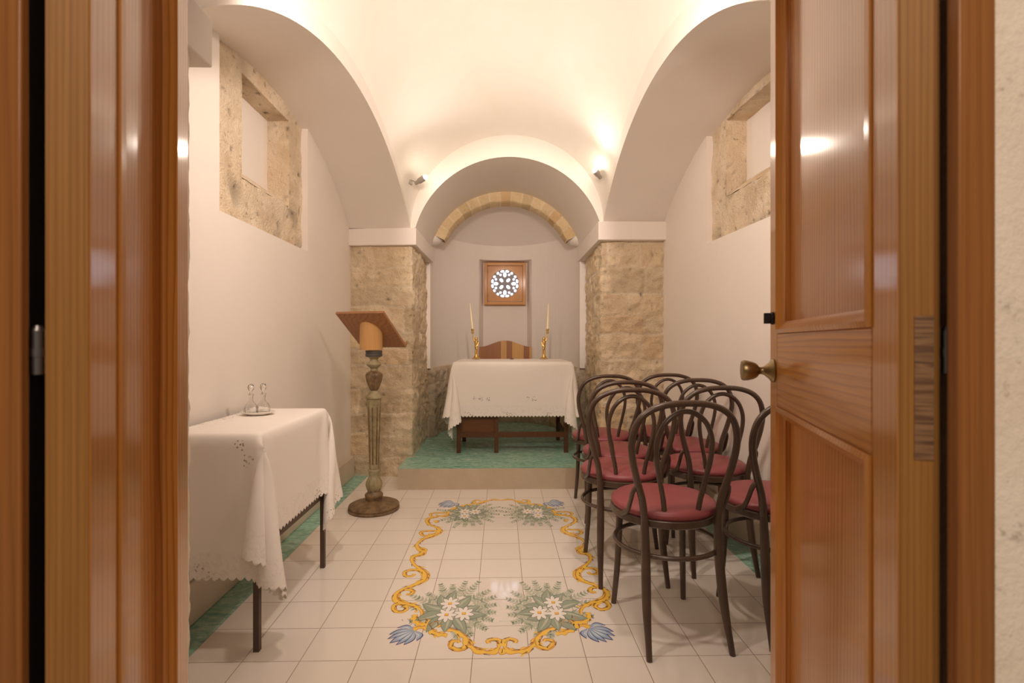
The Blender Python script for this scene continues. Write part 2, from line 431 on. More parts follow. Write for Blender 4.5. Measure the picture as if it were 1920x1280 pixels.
mb.poly([(NX0,yA,.86),(BX0,YB,.86),(BX0,YB,2.06),(NX0,yA,2.079)]); mb.poly([(NX1,yA,.86),(BX1,YB,.86),(BX1,YB,2.06),(NX1,yA,2.079)])
top = [(*ap(t), 2.079) for t in ths if tA-1e-6 <= t <= tB+1e-6]
mb.poly(top + [(BX1,YB,2.06),(BX0,YB,2.06)])
mb.poly([(p[0],p[1],.86) for p in top] + [(BX1,YB,.86),(BX0,YB,.86)])
# niche back with a hole for the window
wx0, wx1, wz0, wz1 = -.190, .290, 1.560, 2.045
for (x0,x1,z0,z1) in ((BX0,BX1,.86,wz0),(BX0,wx0,wz0,wz1),(wx1,BX1,wz0,wz1),(BX0,BX1,wz1,2.06)): mb.poly([(x0,YB,z0),(x1,YB,z0),(x1,YB,z1),(x0,YB,z1)])
for sx, xx in ((-1,-.70),(1,.79)): mb.box(min(xx,xx+sx*.5), max(xx,xx+sx*.5), 4.975, 5.0, .845, 2.3)
rows = []
for i in range(15):
    ph = PI/2*i/14; rows.append([(AX-AA*math.cos(t)*(1-i/14), AY+AB*math.sin(t)*(1-i/14), 2.25+.33*(1-(1-i/14)**2)) for t in [PI*k/40 for k in range(41)]])
wb = MB(); wb.quadgrid(rows)
struct(mb.build('wall_apse', 'white_plaster', angle=25), 'curved white apse wall with window niche')
struct(wb.build('ceiling_3', 'white_plaster', angle=60), 'semi-dome of the apse')
# corbels at the feet of the stone arch
for sx, xa, xb in ((-1, -.72, -.585), (1, .82, .672)):
    mb = MB(); rows = []
    for i in range(9):
        ph = PI/2*i/8; rr = math.cos(ph)
        rows.append([(lerp(xa, xb, rr*math.sin(t)) if True else 0, 5.10-.13*rr*math.cos(t)*1.0, 2.165-.085*math.sin(ph)) for t in [PI*k/16 for k in range(17)]])
    mb.quadgrid(rows); mb.poly([rows[0][k] for k in range(17)])
    struct(mb.build('trim_4' if sx < 0 else 'trim_5', 'white_plaster', angle=50), 'small rounded plaster corbel, %s' % ('left' if sx<0 else 'right'))

# ---- rough stone walls as displaced grids along a footprint path
def stone_wall(path, z0, z1, name, mat, label, res=.011, amp=.014, seed=1, course=(.13,.24), blen=(.18,.40), joint=.010, topround=0):
    pts = [Vector((p[0],p[1],0)) for p in path]; L = [0]
    for i in range(1, len(pts)): L.append(L[-1]+(pts[i]-pts[i-1]).length)
    tot = L[-1]; n = int(tot/res)+1; nz = int((z1-z0)/res)+1
    rnd = random.Random(seed); cs = [z0]
    while cs[-1] < z1: cs.append(cs[-1]+rnd.uniform(*course))
    blocks = []
    for k in range(len(cs)):
        b = [-rnd.uniform(0,.2)]
        while b[-1] < tot+.1: b.append(b[-1]+rnd.uniform(*blen))
        blocks.append(b)
    tones = {}
    mb = MB(); mb.attr = []; rows = []
    # sample positions/normals
    S = []
    for i in range(n+1):
        s = tot*i/n; j = 0
        while j < len(L)-2 and s > L[j+1]: j += 1
        t = (s-L[j])/(L[j+1]-L[j]); p = pts[j].lerp(pts[j+1], t); d = (pts[j+1]-pts[j]).normalized()
        nr = Vector((d.y, -d.x, 0))
        # blend the normal near corners
        for jj in range(1, len(L)-1):
            if abs(s-L[jj]) < .03:
                d0 = (pts[jj]-pts[jj-1]).normalized(); d1 = (pts[jj+1]-pts[jj]).normalized()
                nr = (Vector((d0.y,-d0.x,0))*(.5-(s-L[jj])/.06) + Vector((d1.y,-d1.x,0))*(.5+(s-L[jj])/.06)).normalized()
                p = p - nr*(.012*(1-abs(s-L[jj])/.03)) if len(L) < 6 else p
        S.append((s, p, nr))
    for k in range(nz+1):
        z = z0+(z1-z0)*k/nz; row = []
        for (s, p, nr) in S:
            q = Vector((s*3+seed*7, z*3, 0)); ws = s+noise.noise(q*1.7)*.020; wz = z+noise.noise(q*1.3+Vector((9,3,0)))*.022
            c = 0
            while c < len(cs)-2 and wz > cs[c+1]: c += 1
            b = blocks[c]; bi = 0
            while bi < len(b)-2 and ws > b[bi+1]: bi += 1
            dj = min(wz-cs[c], cs[c+1]-wz, ws-b[bi], b[bi+1]-ws)
            tn = tones.setdefault((c,bi), rnd.random())
            m_ = max(0, min(1, 1-(dj-joint*.3)/joint))
            P3 = Vector((s, z, seed))
            h = amp*(noise.fractal(P3*13, .8, 2.1, 5)*1.25 + noise.noise(P3*4)*.8) + amp*.5*(tn-.5)
            pit = max(0, noise.noise(P3*23+Vector((5,5,5)))-.47)*2.2; h -= pit*.012
            mv = noise.noise(P3*5+Vector((1,7,3)))
            h = lerp(h, h*.4-.006, m_*.8)
            if topround and z > z1-topround: h -= ((z-(z1-topround))/topround)**2*.03
            row.append(p+nr*h+Vector((0,0,z))); mb.attr.append((tn, m_*max(0,min(1,.5+mv)), min(1,pit*1.3), 1))
        rows.append(row)
    mb.quadgrid(rows); return mb, rows
mb, rows = stone_wall([(-1.26,4.168),(-.72,4.126),(-.735,4.986)], 0, 1.92, 'pillar_left', 'limestone', '', seed=3)
struct(mb.build('pillar_left', 'limestone', angle=70), 'exposed limestone pier left of the altar')
mb, rows = stone_wall([(.845,4.951),(.80,4.000),(1.40,3.990)], 0, 1.94, 'pillar_right', 'limestone', '', seed=11)
struct(mb.build('pillar_right', 'limestone', angle=70), 'exposed limestone pier right of the altar')
# apse plinth
path = [(-.80,4.985)]+[ap(PI*i/24, .045) for i in range(25)]+[(.90,4.980)]
mb, rows = stone_wall(path, .15, .85, 'plinth', 'plinth_stone', '', seed=5, amp=.013, course=(.12,.2), blen=(.1,.24), topround=.05)
lipi = [rows[-1][k] for k in range(0, len(rows[-1]))]; n0 = len(mb.v)
outl = []
for k, p in enumerate(lipi):
    th = min(PI, max(0, math.atan2(p.y-AY, AX-p.x))); q = ap(th, -.01) if p.y > AY+.01 else (p.x, 5.06); outl.append(Vector((q[0], q[1], .862)))
mb.quadgrid([lipi, outl]); mb.attr += [(.6,1,0,1)]*(2*len(lipi))
struct(mb.build('trim_6', 'plinth_stone', angle=70), 'rough grey stone plinth round the apse')

# imposts
def impost(nm, foot, z0, z1, label): struct(MB().prism(foot, z0, z1).build(nm, 'white_plaster', bevel=.006), label)
impost('trim_7', [(-1.30,4.130),(-.69,4.080),(-.675,5.02),(-1.30,5.02)], 1.90, 2.04, 'white impost block on the left pier')
impost('trim_8', [(.775,3.947),(1.42,3.935),(1.42,5.06),(.78,5.06)], 1.92, 2.068, 'white impost block on the right pier')
impost('trim_9', [(-1.30,1.05),(-.83,1.05),(-.83,1.459),(-1.30,1.459)], 1.90, 2.04, 'white impost block by the left door leaf')
impost('trim_10', [(.80,1.05),(1.45,1.05),(1.45,1.422),(.80,1.422)], 1.92, 2.065, 'white impost block by the right door leaf')

# side walls with the blocked windows in their niches
def sidewall(side):
    yn0, yn1, zb = (2.238, 3.248, 1.693) if side < 0 else (2.17, 3.235, 1.753)
    rec = .038; oy0, oy1, oz0, oz1 = (2.498, 3.048, 1.925, 2.443) if side < 0 else (2.39, 3.046, 2.004, 2.475)
    deep = .165; ob = .10
    X = (lambda y: XWL) if side < 0 else XWR
    mb = MB()
    def q(y0,y1,z0,z1,off=0): mb.poly([(X(y0)+side*off,y0,z0),(X(y1)+side*off,y1,z0),(X(y1)+side*off,y1,z1),(X(y0)+side*off,y0,z1)])
    q(1.38, 4.20, 0, zb); q(1.38, yn0, zb, 2.62); q(yn1, 4.20, zb, 2.62)
    # niche reveals
    for y in (yn0, yn1): mb.poly([(X(y),y,zb),(X(y)+side*.06,y,zb),(X(y)+side*.06,y,2.62),(X(y),y,2.62)])
    mb.poly([(X(yn0),yn0,zb),(X(yn1),yn1,zb),(X(yn1)+side*.06,yn1,zb),(X(yn0)+side*.06,yn0,zb)])
    q(oy0-.03, oy1+.03, oz0, oz1+.12, deep)
    struct(mb.build('wall_left' if side < 0 else 'wall_right', 'white_plaster', smooth=False), 'white plaster %s wall' % ('left' if side<0 else 'right'))
    # stone framing
    st = MB(); st.attr = []
    res = .011
    def grid(fn, nu, nv, sd, amp=.008):
        rows = []
        for i in range(nu+1):
            row = []
            for j in range(nv+1):
                p, nr, su, sv = fn(i/nu, j/nv)
                P3 = Vector((su, sv, sd)); tn = .5+.9*noise.noise(P3*3.1); h = amp*(noise.fractal(P3*10,1,2.1,4)+noise.noise(P3*4)*.8)
                pit = max(0, noise.noise(P3*26)-.42)*2.4; h -= pit*.012
                crack = max(0, noise.noise(P3*5.5+Vector((3,1,0)))-.18)*1.7*(1 if sv < oz0 else .35)
                row.append(p+nr*(h-crack*.008)); st.attr.append((max(0,min(1,tn)), .3 if noise.noise(P3*5)>0 else 0, min(1,pit+crack*.7), 1))
            rows.append(row)
        st.quadgrid(rows)
    nr = Vector((-side,0,0))
    def face(y0,y1,z0,z1,sd):
        grid(lambda a,b: (Vector((X(lerp(y0,y1,a))+side*rec, lerp(y0,y1,a), lerp(z0,z1,b))), nr, lerp(y0,y1,a), lerp(z0,z1,b)), max(2,int((y1-y0)/res)), max(2,int((z1-z0)/res)), sd)
    face(yn0, yn1, zb, oz0, 1+side); face(yn0, oy0, oz0, 2.6, 1+side); face(oy1, yn1, oz0, 2.6, 1+side); face(oy0, oy1, oz1, 2.6, 1+side)
    # reveals of the blocked opening: jambs, lintel, sloping sill
    def rv(fn, nu, sd): grid(fn, nu, 12, sd, .004)
    for y, s2 in ((oy0, 1), (oy1, -1)):
        rv(lambda a,b: (Vector((X(y)+side*lerp(rec-.002, deep, b), y-s2*0.0, lerp(oz0-.01, oz1+.01, a))), Vector((0,s2,0)), y+b*.13, lerp(oz0,oz1,a)), 44, 4+side+y)
    rv(lambda a,b: (Vector((X(lerp(oy0,oy1,a))+side*lerp(rec-.002,deep,b), lerp(oy0,oy1,a), oz1)), Vector((0,0,-1)), lerp(oy0,oy1,a), b*.13), 50, 8+side)
    rv(lambda a,b: (Vector((X(lerp(oy0,oy1,a))+side*lerp(rec-.002,deep,b), lerp(oy0,oy1,a), oz0+ob*b**.8)), Vector((0,0,1)), lerp(oy0,oy1,a), b*.13), 50, 9+side)
    struct(st.build('window_2' if side < 0 else 'window_3', 'tuff_window', angle=70), 'blocked stone window opening in the %s wall' % ('left' if side<0 else 'right'))
sidewall(-1); sidewall(1)

# skirtings
for sd in (-1, 1):
    mb = MB()
    if sd < 0: foot = [(XWL-.02,1.40),(XWL+.035,1.40),(XWL+.035,4.16),(XWL-.02,4.16)]
    else: foot = [(XWR(1.4)+.02,1.40),(XWR(1.4)-.03,1.40),(XWR(4.0)-.03,4.03),(XWR(4.0)+.02,4.03)]
    mb.prism(foot, 0, .17); struct(mb.build('baseboard_left' if sd<0 else 'baseboard_right', 'skirting_plaster', bevel=.006))

# front piers and the outer face round the doorway
struct(MB().prism([(-.545,.585),(-.885,1.40),(-1.40,1.40),(-1.40,.575)], 0, 1.92).build('wall_front', 'cream_plaster'))
mbs = MB(); rws = []
for k in range(140):
    z = 1.905*k/139; row = []
    for i in range(26):
        a = i/25
        if a < .75: p = Vector((lerp(-.62,-.868,a/.75), lerp(.76,1.430,a/.75), z)); nn = Vector((.93,.37,0))
        else: p = Vector((lerp(-.868,-1.1,(a-.75)/.25), 1.430, z)); nn = Vector((0,1,0))
        p += nn*(noise.fractal(p*16,1,2.1,3)*.007+(-.006 if .7<a<.8 else 0)); row.append(p)
    rws.append(row)
mbs.quadgrid(rws); struct(mbs.build('trim_11', 'cream_plaster', angle=70), 'rough plastered edge of the doorway reveal, left')
struct(MB().prism([(.53,.575),(1.45,.575),(1.45,1.41),(.88,1.41)], 0, 1.94).build('wall_front_2', 'cream_plaster'))
mb = MB(); mb.box(-1.5,1.6,1.30,1.405,2.14,3.5)            # wall over the doorway passage, towards the nave
mb.box(-1.5,1.6,.50,1.405,2.14,2.24)
mb.box(-1.5,-.88,.9,1.405,1.9,2.2); mb.box(.86,1.6,.9,1.405,1.9,2.2)
struct(mb.build('wall_front_3', 'white_plaster', smooth=False))
mb = MB(); mb.box(.488,2.2,.489,.575,-.02,2.9); struct(mb.build('wall_outer_right', 'outer_stone', smooth=False), 'pale limestone wall beside the right door frame')
mb = MB(); mb.box(-2.2,-.535,.509,.585,-.02,2.9); struct(mb.build('wall_outer_left', 'outer_stone', smooth=False))
mb = MB(); mb.box(-.535,.488,.500,.585,2.075,2.9); struct(mb.build('wall_outer_top', 'outer_stone', smooth=False))
# door frame
mb = MB(); mb.prism([(.4495,.480),(.487,.480),(.487,.498),(.4495,.494)], 0, 2.08); struct(mb.build('trim_12', 'frame_pine', bevel=.002), 'right jamb of the pine door frame')
mb = MB(); mb.prism([(-.540,.496),(-.467,.496),(-.467,.506),(-.540,.508)], 0, 2.08); struct(mb.build('trim_13', 'frame_pine', bevel=.002), 'left jamb of the pine door frame')
mb = MB(); mb.box(-.489,.476,.500,.572,2.04,2.08); struct(mb.build('trim_14', 'frame_pine', bevel=.002))
# near-black boards that paint in the shade of the gap behind the leaves
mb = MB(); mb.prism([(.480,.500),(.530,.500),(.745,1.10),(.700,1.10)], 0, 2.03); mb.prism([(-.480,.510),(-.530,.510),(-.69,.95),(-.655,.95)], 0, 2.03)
struct(mb.build('trim_gap_shade', 'gap_shade', smooth=False), 'near-black boards painting the shade of the gap behind the leaves')

# ------------------------------------------------------------------ floor with the majolica painting
mats_floor = ['white_tile','green_strip_tile','glaze_yellow','glaze_orange','glaze_brown','glaze_green','glaze_pale','glaze_dark','glaze_white','glaze_blue','glaze_navy','glaze_lightblue']
GI = {n: i for i, n in enumerate(mats_floor)}
fl = MB()
fl.poly([(-1.1,-1.5,0),(1.22,-1.5,0),(1.22,4.2,0),(-1.1,4.2,0)], 0)
fl.poly([(-1.4,-1.5,0),(-1.1,-1.5,0),(-1.1,4.2,0),(-1.4,4.2,0)], 1); fl.poly([(1.22,-1.5,0),(1.7,-1.5,0),(1.7,4.2,0),(1.22,4.2,0)], 1)
LZ = [.00012]
XF = [0, 1]
def ribbon(pts, w, glaze, z, n=7):
    P = catmull(pts, n) if len(pts) > 2 else [Vector(p) for p in pts]; N = len(P); A, B = [], []
    for i, p in enumerate(P):
        t = (P[min(i+1,N-1)]-P[max(i-1,0)]); t.z = 0
        if t.length < 1e-7: t = Vector((1,0,0))
        t.normalize(); nn = Vector((-t.y, t.x, 0)); ww = (w(i/(N-1)) if callable(w) else w)*.5
        A.append(Vector((p.x,p.y,z))+nn*ww); B.append(Vector((p.x,p.y,z))-nn*ww)
    for arr in (A, B):
        for p in arr: p.y = XF[0]+(p.y-XF[0])*XF[1]
    fl.quadgrid([A, B], mi=GI[glaze])
XF = [0, 1]
def leafpoly(c, ang, L, W, glaze, z, curve=0.0, tip=.5, n=9, pw=.9):
    ca, sa = math.cos(ang), math.sin(ang); A, B = [], []
    for i in range(n+1):
        t = i/n; w = W*.5*(math.sin(PI*t**tip))**pw if 0 < t < 1 else 0.0004; x = t*L; y = curve*L*math.sin(PI*t)
        for arr, sg in ((A,1),(B,-1)):
            yy = y+sg*w; arr.append((c[0]+x*ca-yy*sa, XF[0]+(c[1]+x*sa+yy*ca-XF[0])*XF[1], z))
    fl.quadgrid([A, B], mi=GI[glaze])
def cp(x, y, mir): # coordinates in the 480x380 crop magnified 3.369x
    p = fpt(700+x/3.369, 900+y/3.369); return Vector((mir*(p.x-.004)+.004, p.y, 0))
scrolls = [
 ([(809,127),(760,122),(720,130),(680,142),(640,150),(590,158),(545,165),(505,182),(478,202),(462,222),(425,226),(392,218)], 'm'),
 ([(425,226),(390,232),(355,240),(340,258),(352,278),(385,292),(412,306),(420,322),(398,340),(360,356),(325,368),(292,388),(275,410),(288,432),(312,452),(300,470),(262,478),(244,500),(256,530),(290,556),(322,580),(332,604),(318,632),(272,656),(215,676),(165,700),(142,728),(150,758),(190,778),(245,790),(285,808),(306,835),(300,862)], 'm'),
 ([(262,848),(262,880),(290,906),(330,910)], 'm'),
 ([(345,905),(345,935),(385,962),(440,975),(470,972)], 'm'),
 ([(440,938),(500,948),(550,968),(585,1000),(605,1040),(650,1072),(710,1086),(765,1078),(800,1048)], 'm'),
 ([(804,1048),(795,1015),(760,1005),(725,1015),(730,1030)], 'c'),
 ([(585,1000),(590,1040),(560,1066),(515,1068),(487,1042),(500,1018),(535,1014),(545,1026)], 'c'),
 ([(290,806),(240,790),(170,778),(132,795),(135,822),(175,832),(210,815),(205,798),(185,800)], 'c'),
 ([(322,590),(285,568),(228,568),(198,585),(205,604),(240,606),(262,592)], 'c'),
 ([(190,690),(230,690),(250,704),(238,720),(208,720)], 'c'),
 ([(410,318),(365,320),(318,322),(300,336),(318,350),(352,348),(362,336)], 'c'),
 ([(480,205),(430,206),(380,208),(360,220),(378,232)], 'c'),
 ([(330,915),(350,890),(345,870),(325,872)], 'c'),
 ([(350,930),(380,905),(415,898),(425,915),(400,925)], 'c'),
 ([(640,150),(635,135),(655,126),(680,130)], 'c'),
 ([(250,945),(285,930),(330,932)], 'c'),
 ([(385,255),(405,262),(392,270)], 'c'),
 ([(310,455),(330,440),(300,425)], 'c'),
 ([(800,1080),(815,1070),(828,1085),(810,1096),(800,1085)], 's'),
]
for mir in (1, -1):
    XF[0] = 0; XF[1] = 1
    for si, (pts, kind) in enumerate(scrolls):
        if kind == 's' and mir < 0: continue
        P = [cp(x, y, mir) for x, y in pts]; w = {'m': .032, 'c': .021, 's': .014}[kind]
        wf = (lambda t, w=w: w*(.75+.35*math.sin(t*31))*(.35+.65*min(1, 8*t, 8*(1-t)))) if kind == 'm' else (lambda t, w=w: w*(1.05-.55*t))
        z = .00020+si*.000004+(.0000015 if mir < 0 else 0)
        ribbon(P, lambda t, f=wf: f(t)+.006, 'glaze_orange', z)
        ribbon(P, wf, 'glaze_yellow', z+.00012)
        if kind != 's':
            CC = catmull(P, 5); O = []
            for i in range(2, len(CC)-2):
                t = CC[i+1]-CC[i-1]; t = t.normalized() if t.length > 1e-6 else Vector((1,0,0))
                O.append(CC[i]+Vector((-t.y,t.x,0))*w*.22*mir)
            ribbon(O, lambda t: w*.20*abs(math.sin(t*17))+.0006, 'glaze_orange', z+.00016, n=1)
        # brown accents: hooked strokes along one edge
        C = catmull(P, 6)
        for i in (() if kind == 's' else range(5, len(C)-8, 4 if kind == 'm' else 5)):
            t = (C[i+1]-C[i-1]); 
            if t.length < 1e-6: continue
            t.normalize(); nn = Vector((-t.y,t.x,0)); s2 = 1 if (i//4) % 3 else -1
            q = C[i]+nn*s2*w*.34
            ribbon([q-t*.013, q+nn*s2*.003, q+t*.013+nn*s2*.006], lambda t_: .0052*(1-t_)+.0008, 'glaze_brown', z+.00024, n=3)
            if kind == 'm' and i % 10 < 5: leafpoly(C[i]+nn*s2*w*.35, math.atan2(nn.y*s2+t.y*1.2, nn.x*s2+t.x*1.2), .028, .012, 'glaze_yellow', z+.00010)
    # joining bar at the top centre
    # blue acanthus leaves
    for (bx, by, fx, fy, sc_) in ((265,945,120,1020,1.0),(512,140,425,165,.95)):
        b = cp(bx, by, mir); e = cp(fx, fy, mir); d = e-b; Lh = d.length; ang = math.atan2(d.y, d.x)
        for k, (da, ll, ww) in enumerate(((0,1,.30),(.5,.85,.24),(-.5,.85,.24),(1.0,.62,.2),(-1.0,.62,.2),(.25,.95,.2),(-.25,.95,.2))):
            cc = b+Vector((math.cos(ang+da), math.sin(ang+da),0))*.006
            leafpoly(cc, ang+da, Lh*ll*1.07, Lh*(ww*.85+.075), 'glaze_navy', .00030+k*.00003, curve=.22*da, tip=1.15)
            leafpoly(cc, ang+da, Lh*ll*.98, Lh*ww*.85, 'glaze_blue', .00031+k*.00003, curve=.22*da, tip=1.15)
            leafpoly(cc+Vector((math.cos(ang+da),math.sin(ang+da),0))*Lh*.12, ang+da, Lh*ll*.6, Lh*ww*.42, 'glaze_lightblue', .00032+k*.00003, curve=.22*da, tip=1.15)
    # bouquets
    for bi, (cx_, cy_, dirs, S) in enumerate(((505,830,1,1.0),(600,205,-1,1.0))):
        c = cp(cx_, cy_, mir); R = random.Random(100+bi); XF[0] = c.y; XF[1] = 1.32
        def off(dx, dy): return Vector((c.x+mir*dx*S, c.y+dirs*dy*S, 0))
        for k in range(16):   # ferny sprays
            a = [10,25,-5,-20,-38,40,62,78,95,112,135,150,168,-60,-80,195][k]*PI/180; L = .125+R.random()*.06
            if dirs*math.sin(a) < 0 and dirs > 0: L *= .75
            st = off(math.cos(a)*.05, math.sin(a)*.05); dv = Vector((mir*math.cos(a), dirs*math.sin(a), 0)); pv = Vector((-dv.y, dv.x, 0))
            ribbon([st, st+dv*L*.5+pv*.012, st+dv*L], .0022, 'glaze_pale', .00018+k*.000002, n=3)
            for q in range(7):
                for s2 in (1,-1):
                    bp = st+dv*L*(.28+.105*q)+pv*.008; an = math.atan2(dv.y, dv.x)+s2*.85
                    leafpoly(bp, an, .030*(1.25-q*.12), .012, 'glaze_pale' if (k+q)%3 else 'glaze_green', .00022+k*.000003+q*.0000003)
        for k in range(11):   # broad leaves
            a = [15,52,88,118,158,200,235,265,300,335,-8][k]*PI/180; L = .080+R.random()*.035
            st = off(math.cos(a)*.035-.01, math.sin(a)*.03); an = math.atan2(dirs*math.sin(a), mir*math.cos(a)); z = .00034+k*.00001
            cv = R.uniform(-.12,.12); leafpoly(st, an, L*1.03, .049, 'glaze_dark', z, cv, .75); leafpoly(st, an, L, .043, 'glaze_green', z+.000005, cv, .75)
            leafpoly(st+Vector((math.cos(an),math.sin(an),0))*.012, an, L*.75, .010, 'glaze_pale', z+.000008, .04)
        for (dx, dy) in ((-.02,.048),(-.025,-.018),(.045,-.012)):   # daisies
            fc = off(dx, dy)
            for k in range(8):
                a = k*PI/4+.2+dx*9
                leafpoly(fc, a, .045, .0205, 'glaze_dark', .00052+k*.000002, 0, 1.25, 10, .65); leafpoly(fc, a, .042, .0165, 'glaze_white', .00058+k*.000002, 0, 1.25, 10, .65)
            ribbon([fc+Vector((-.008,0,0)), fc+Vector((.008,0,0))], .015, 'glaze_orange', .00066)
            ribbon([fc+Vector((-.006,.002,0)), fc+Vector((.006,.002,0))], .009, 'glaze_yellow', .00070)
XF[0] = 0; XF[1] = 1
# painter's small scribble by the lower left corner
R = random.Random(5)
for k in range(7):
    p = fpt(755+R.random()*22, 1160+R.random()*16); ribbon([p, p+Vector((R.uniform(-.012,.012), R.uniform(-.012,.012), 0))], .0022, 'glaze_navy', .0003)
for k in range(6):
    p = fpt(937+k*4.4, 1165); ribbon([p, p+Vector((.004,.004,0))], .0012, 'glaze_dark', .0003)
struct(fl.build('floor', mats_floor, smooth=False), 'white tile floor with painted yellow scroll and daisy panel, green edge strips')

# altar step / platform
mb = MB()
foot = [(-.774,3.765),(.90,3.765),(.90,5.0)] + [ap(PI*(1-i/20), -.02) for i in range(21)] + [(-.774,5.0)]
mb.prism(foot, 0, .157, 0, 1)
o = mb.build('floor_2', ['riser_stone','green_tile'], smooth=False); struct(o, 'raised altar platform, green marbled tiles with stone riser')

# ------------------------------------------------------------------ apse window
def apse_window():
    wx0, wx1, wz0, wz1 = -.196, .298, 1.552, 2.055; y0, y1 = 5.955, 6.035
    fw = .036
    mb = MB(); mb.box(wx0,wx0+fw,y0,y1,wz0,wz1); mb.box(wx1-fw,wx1,y0,y1,wz0,wz1)
    root = mb.build('window_1', 'window_wood', bevel=.003); struct(root, 'square pine window with a round rose tracery above the altar')
    mb = MB(); mb.box(wx0+fw,wx1-fw,y0,y1,wz0,wz0+fw); mb.box(wx0+fw,wx1-fw,y0,y1,wz1-fw,wz1); mb.build('window_frame', 'window_wood_across', root, bevel=.003)
    # sash board with a round hole
    sx0, sx1, sz0, sz1 = wx0+fw+.004, wx1-fw-.004, wz0+fw+.004, wz1-fw-.004; cx, cz, R = .048, 1.806, .170
    mb = MB(); n = 64; ring, sq = [], []
    for k in range(n):
        a = 2*PI*k/n; ca, sa = math.cos(a), math.sin(a)
        t = min(((sx1 if ca>0 else sx0)-cx)/ca if abs(ca)>1e-6 else 9, ((sz1 if sa>0 else sz0)-cz)/sa if abs(sa)>1e-6 else 9)
        ring.append((cx+R*ca, cz+R*sa)); sq.append((cx+t*ca, cz+t*sa))
    ys = y0+.014
    mb.quadgrid([[(x,ys,z) for x,z in sq], [(x,ys,z) for x,z in ring], [(x,ys+.035,z) for x,z in ring]], closed_u=True)
    mb.build('sash', 'window_wood', root, smooth=False)
    # tracery: plate with glowing glass lights
    mb = MB(); mb.lathe([(R+.004,0),(R+.004,.008)], 64, (cx, ys+.022, cz), axis=(0,1,0)); tr = mb.build('tracery', 'lead_tracery', root)
    g = MB()
    def light(x, z, rx, rz, ang):
        pts = []
        for k in range(18):
            a = 2*PI*k/18; u, v = rx*math.cos(a), rz*math.sin(a); pts.append((cx+x+u*math.cos(ang)-v*math.sin(ang), cz+z+u*math.sin(ang)+v*math.cos(ang)))
        g.quadgrid([[(px,ys+.020,pz) for px,pz in pts],[(px,ys+.023,pz) for px,pz in pts]], closed_u=True); g.poly([(px,ys+.020,pz) for px,pz in pts])
    for k in range(4): a = PI/4+k*PI/2; light(.058*math.cos(a), .058*math.sin(a), .025, .017, a)
    for k in range(4): a = k*PI/2; light(.107*math.cos(a), .107*math.sin(a), .027, .019, a)
    for k in range(16):
        a = (k+.5)*PI/8; light(.150*math.cos(a), .150*math.sin(a), .0215 if k%4 in (0,3) else .015, .0125, a+PI/2)
    for k in range(8): a = PI/4+(k//2)*PI/2+(-.33 if k%2 else .33); light(.118*math.cos(a), .118*math.sin(a), .0125, .0125, a)
    g.build('pane', 'daylight_glass', root, smooth=False)
    h = MB(); 
    for z in (1.66, 1.95): h.tube([(sx0-.002, y0-.003, z-.018),(sx0-.002,y0-.003,z+.018)], .004, 8)
    h.build('hinge', 'steel', root)
apse_window()

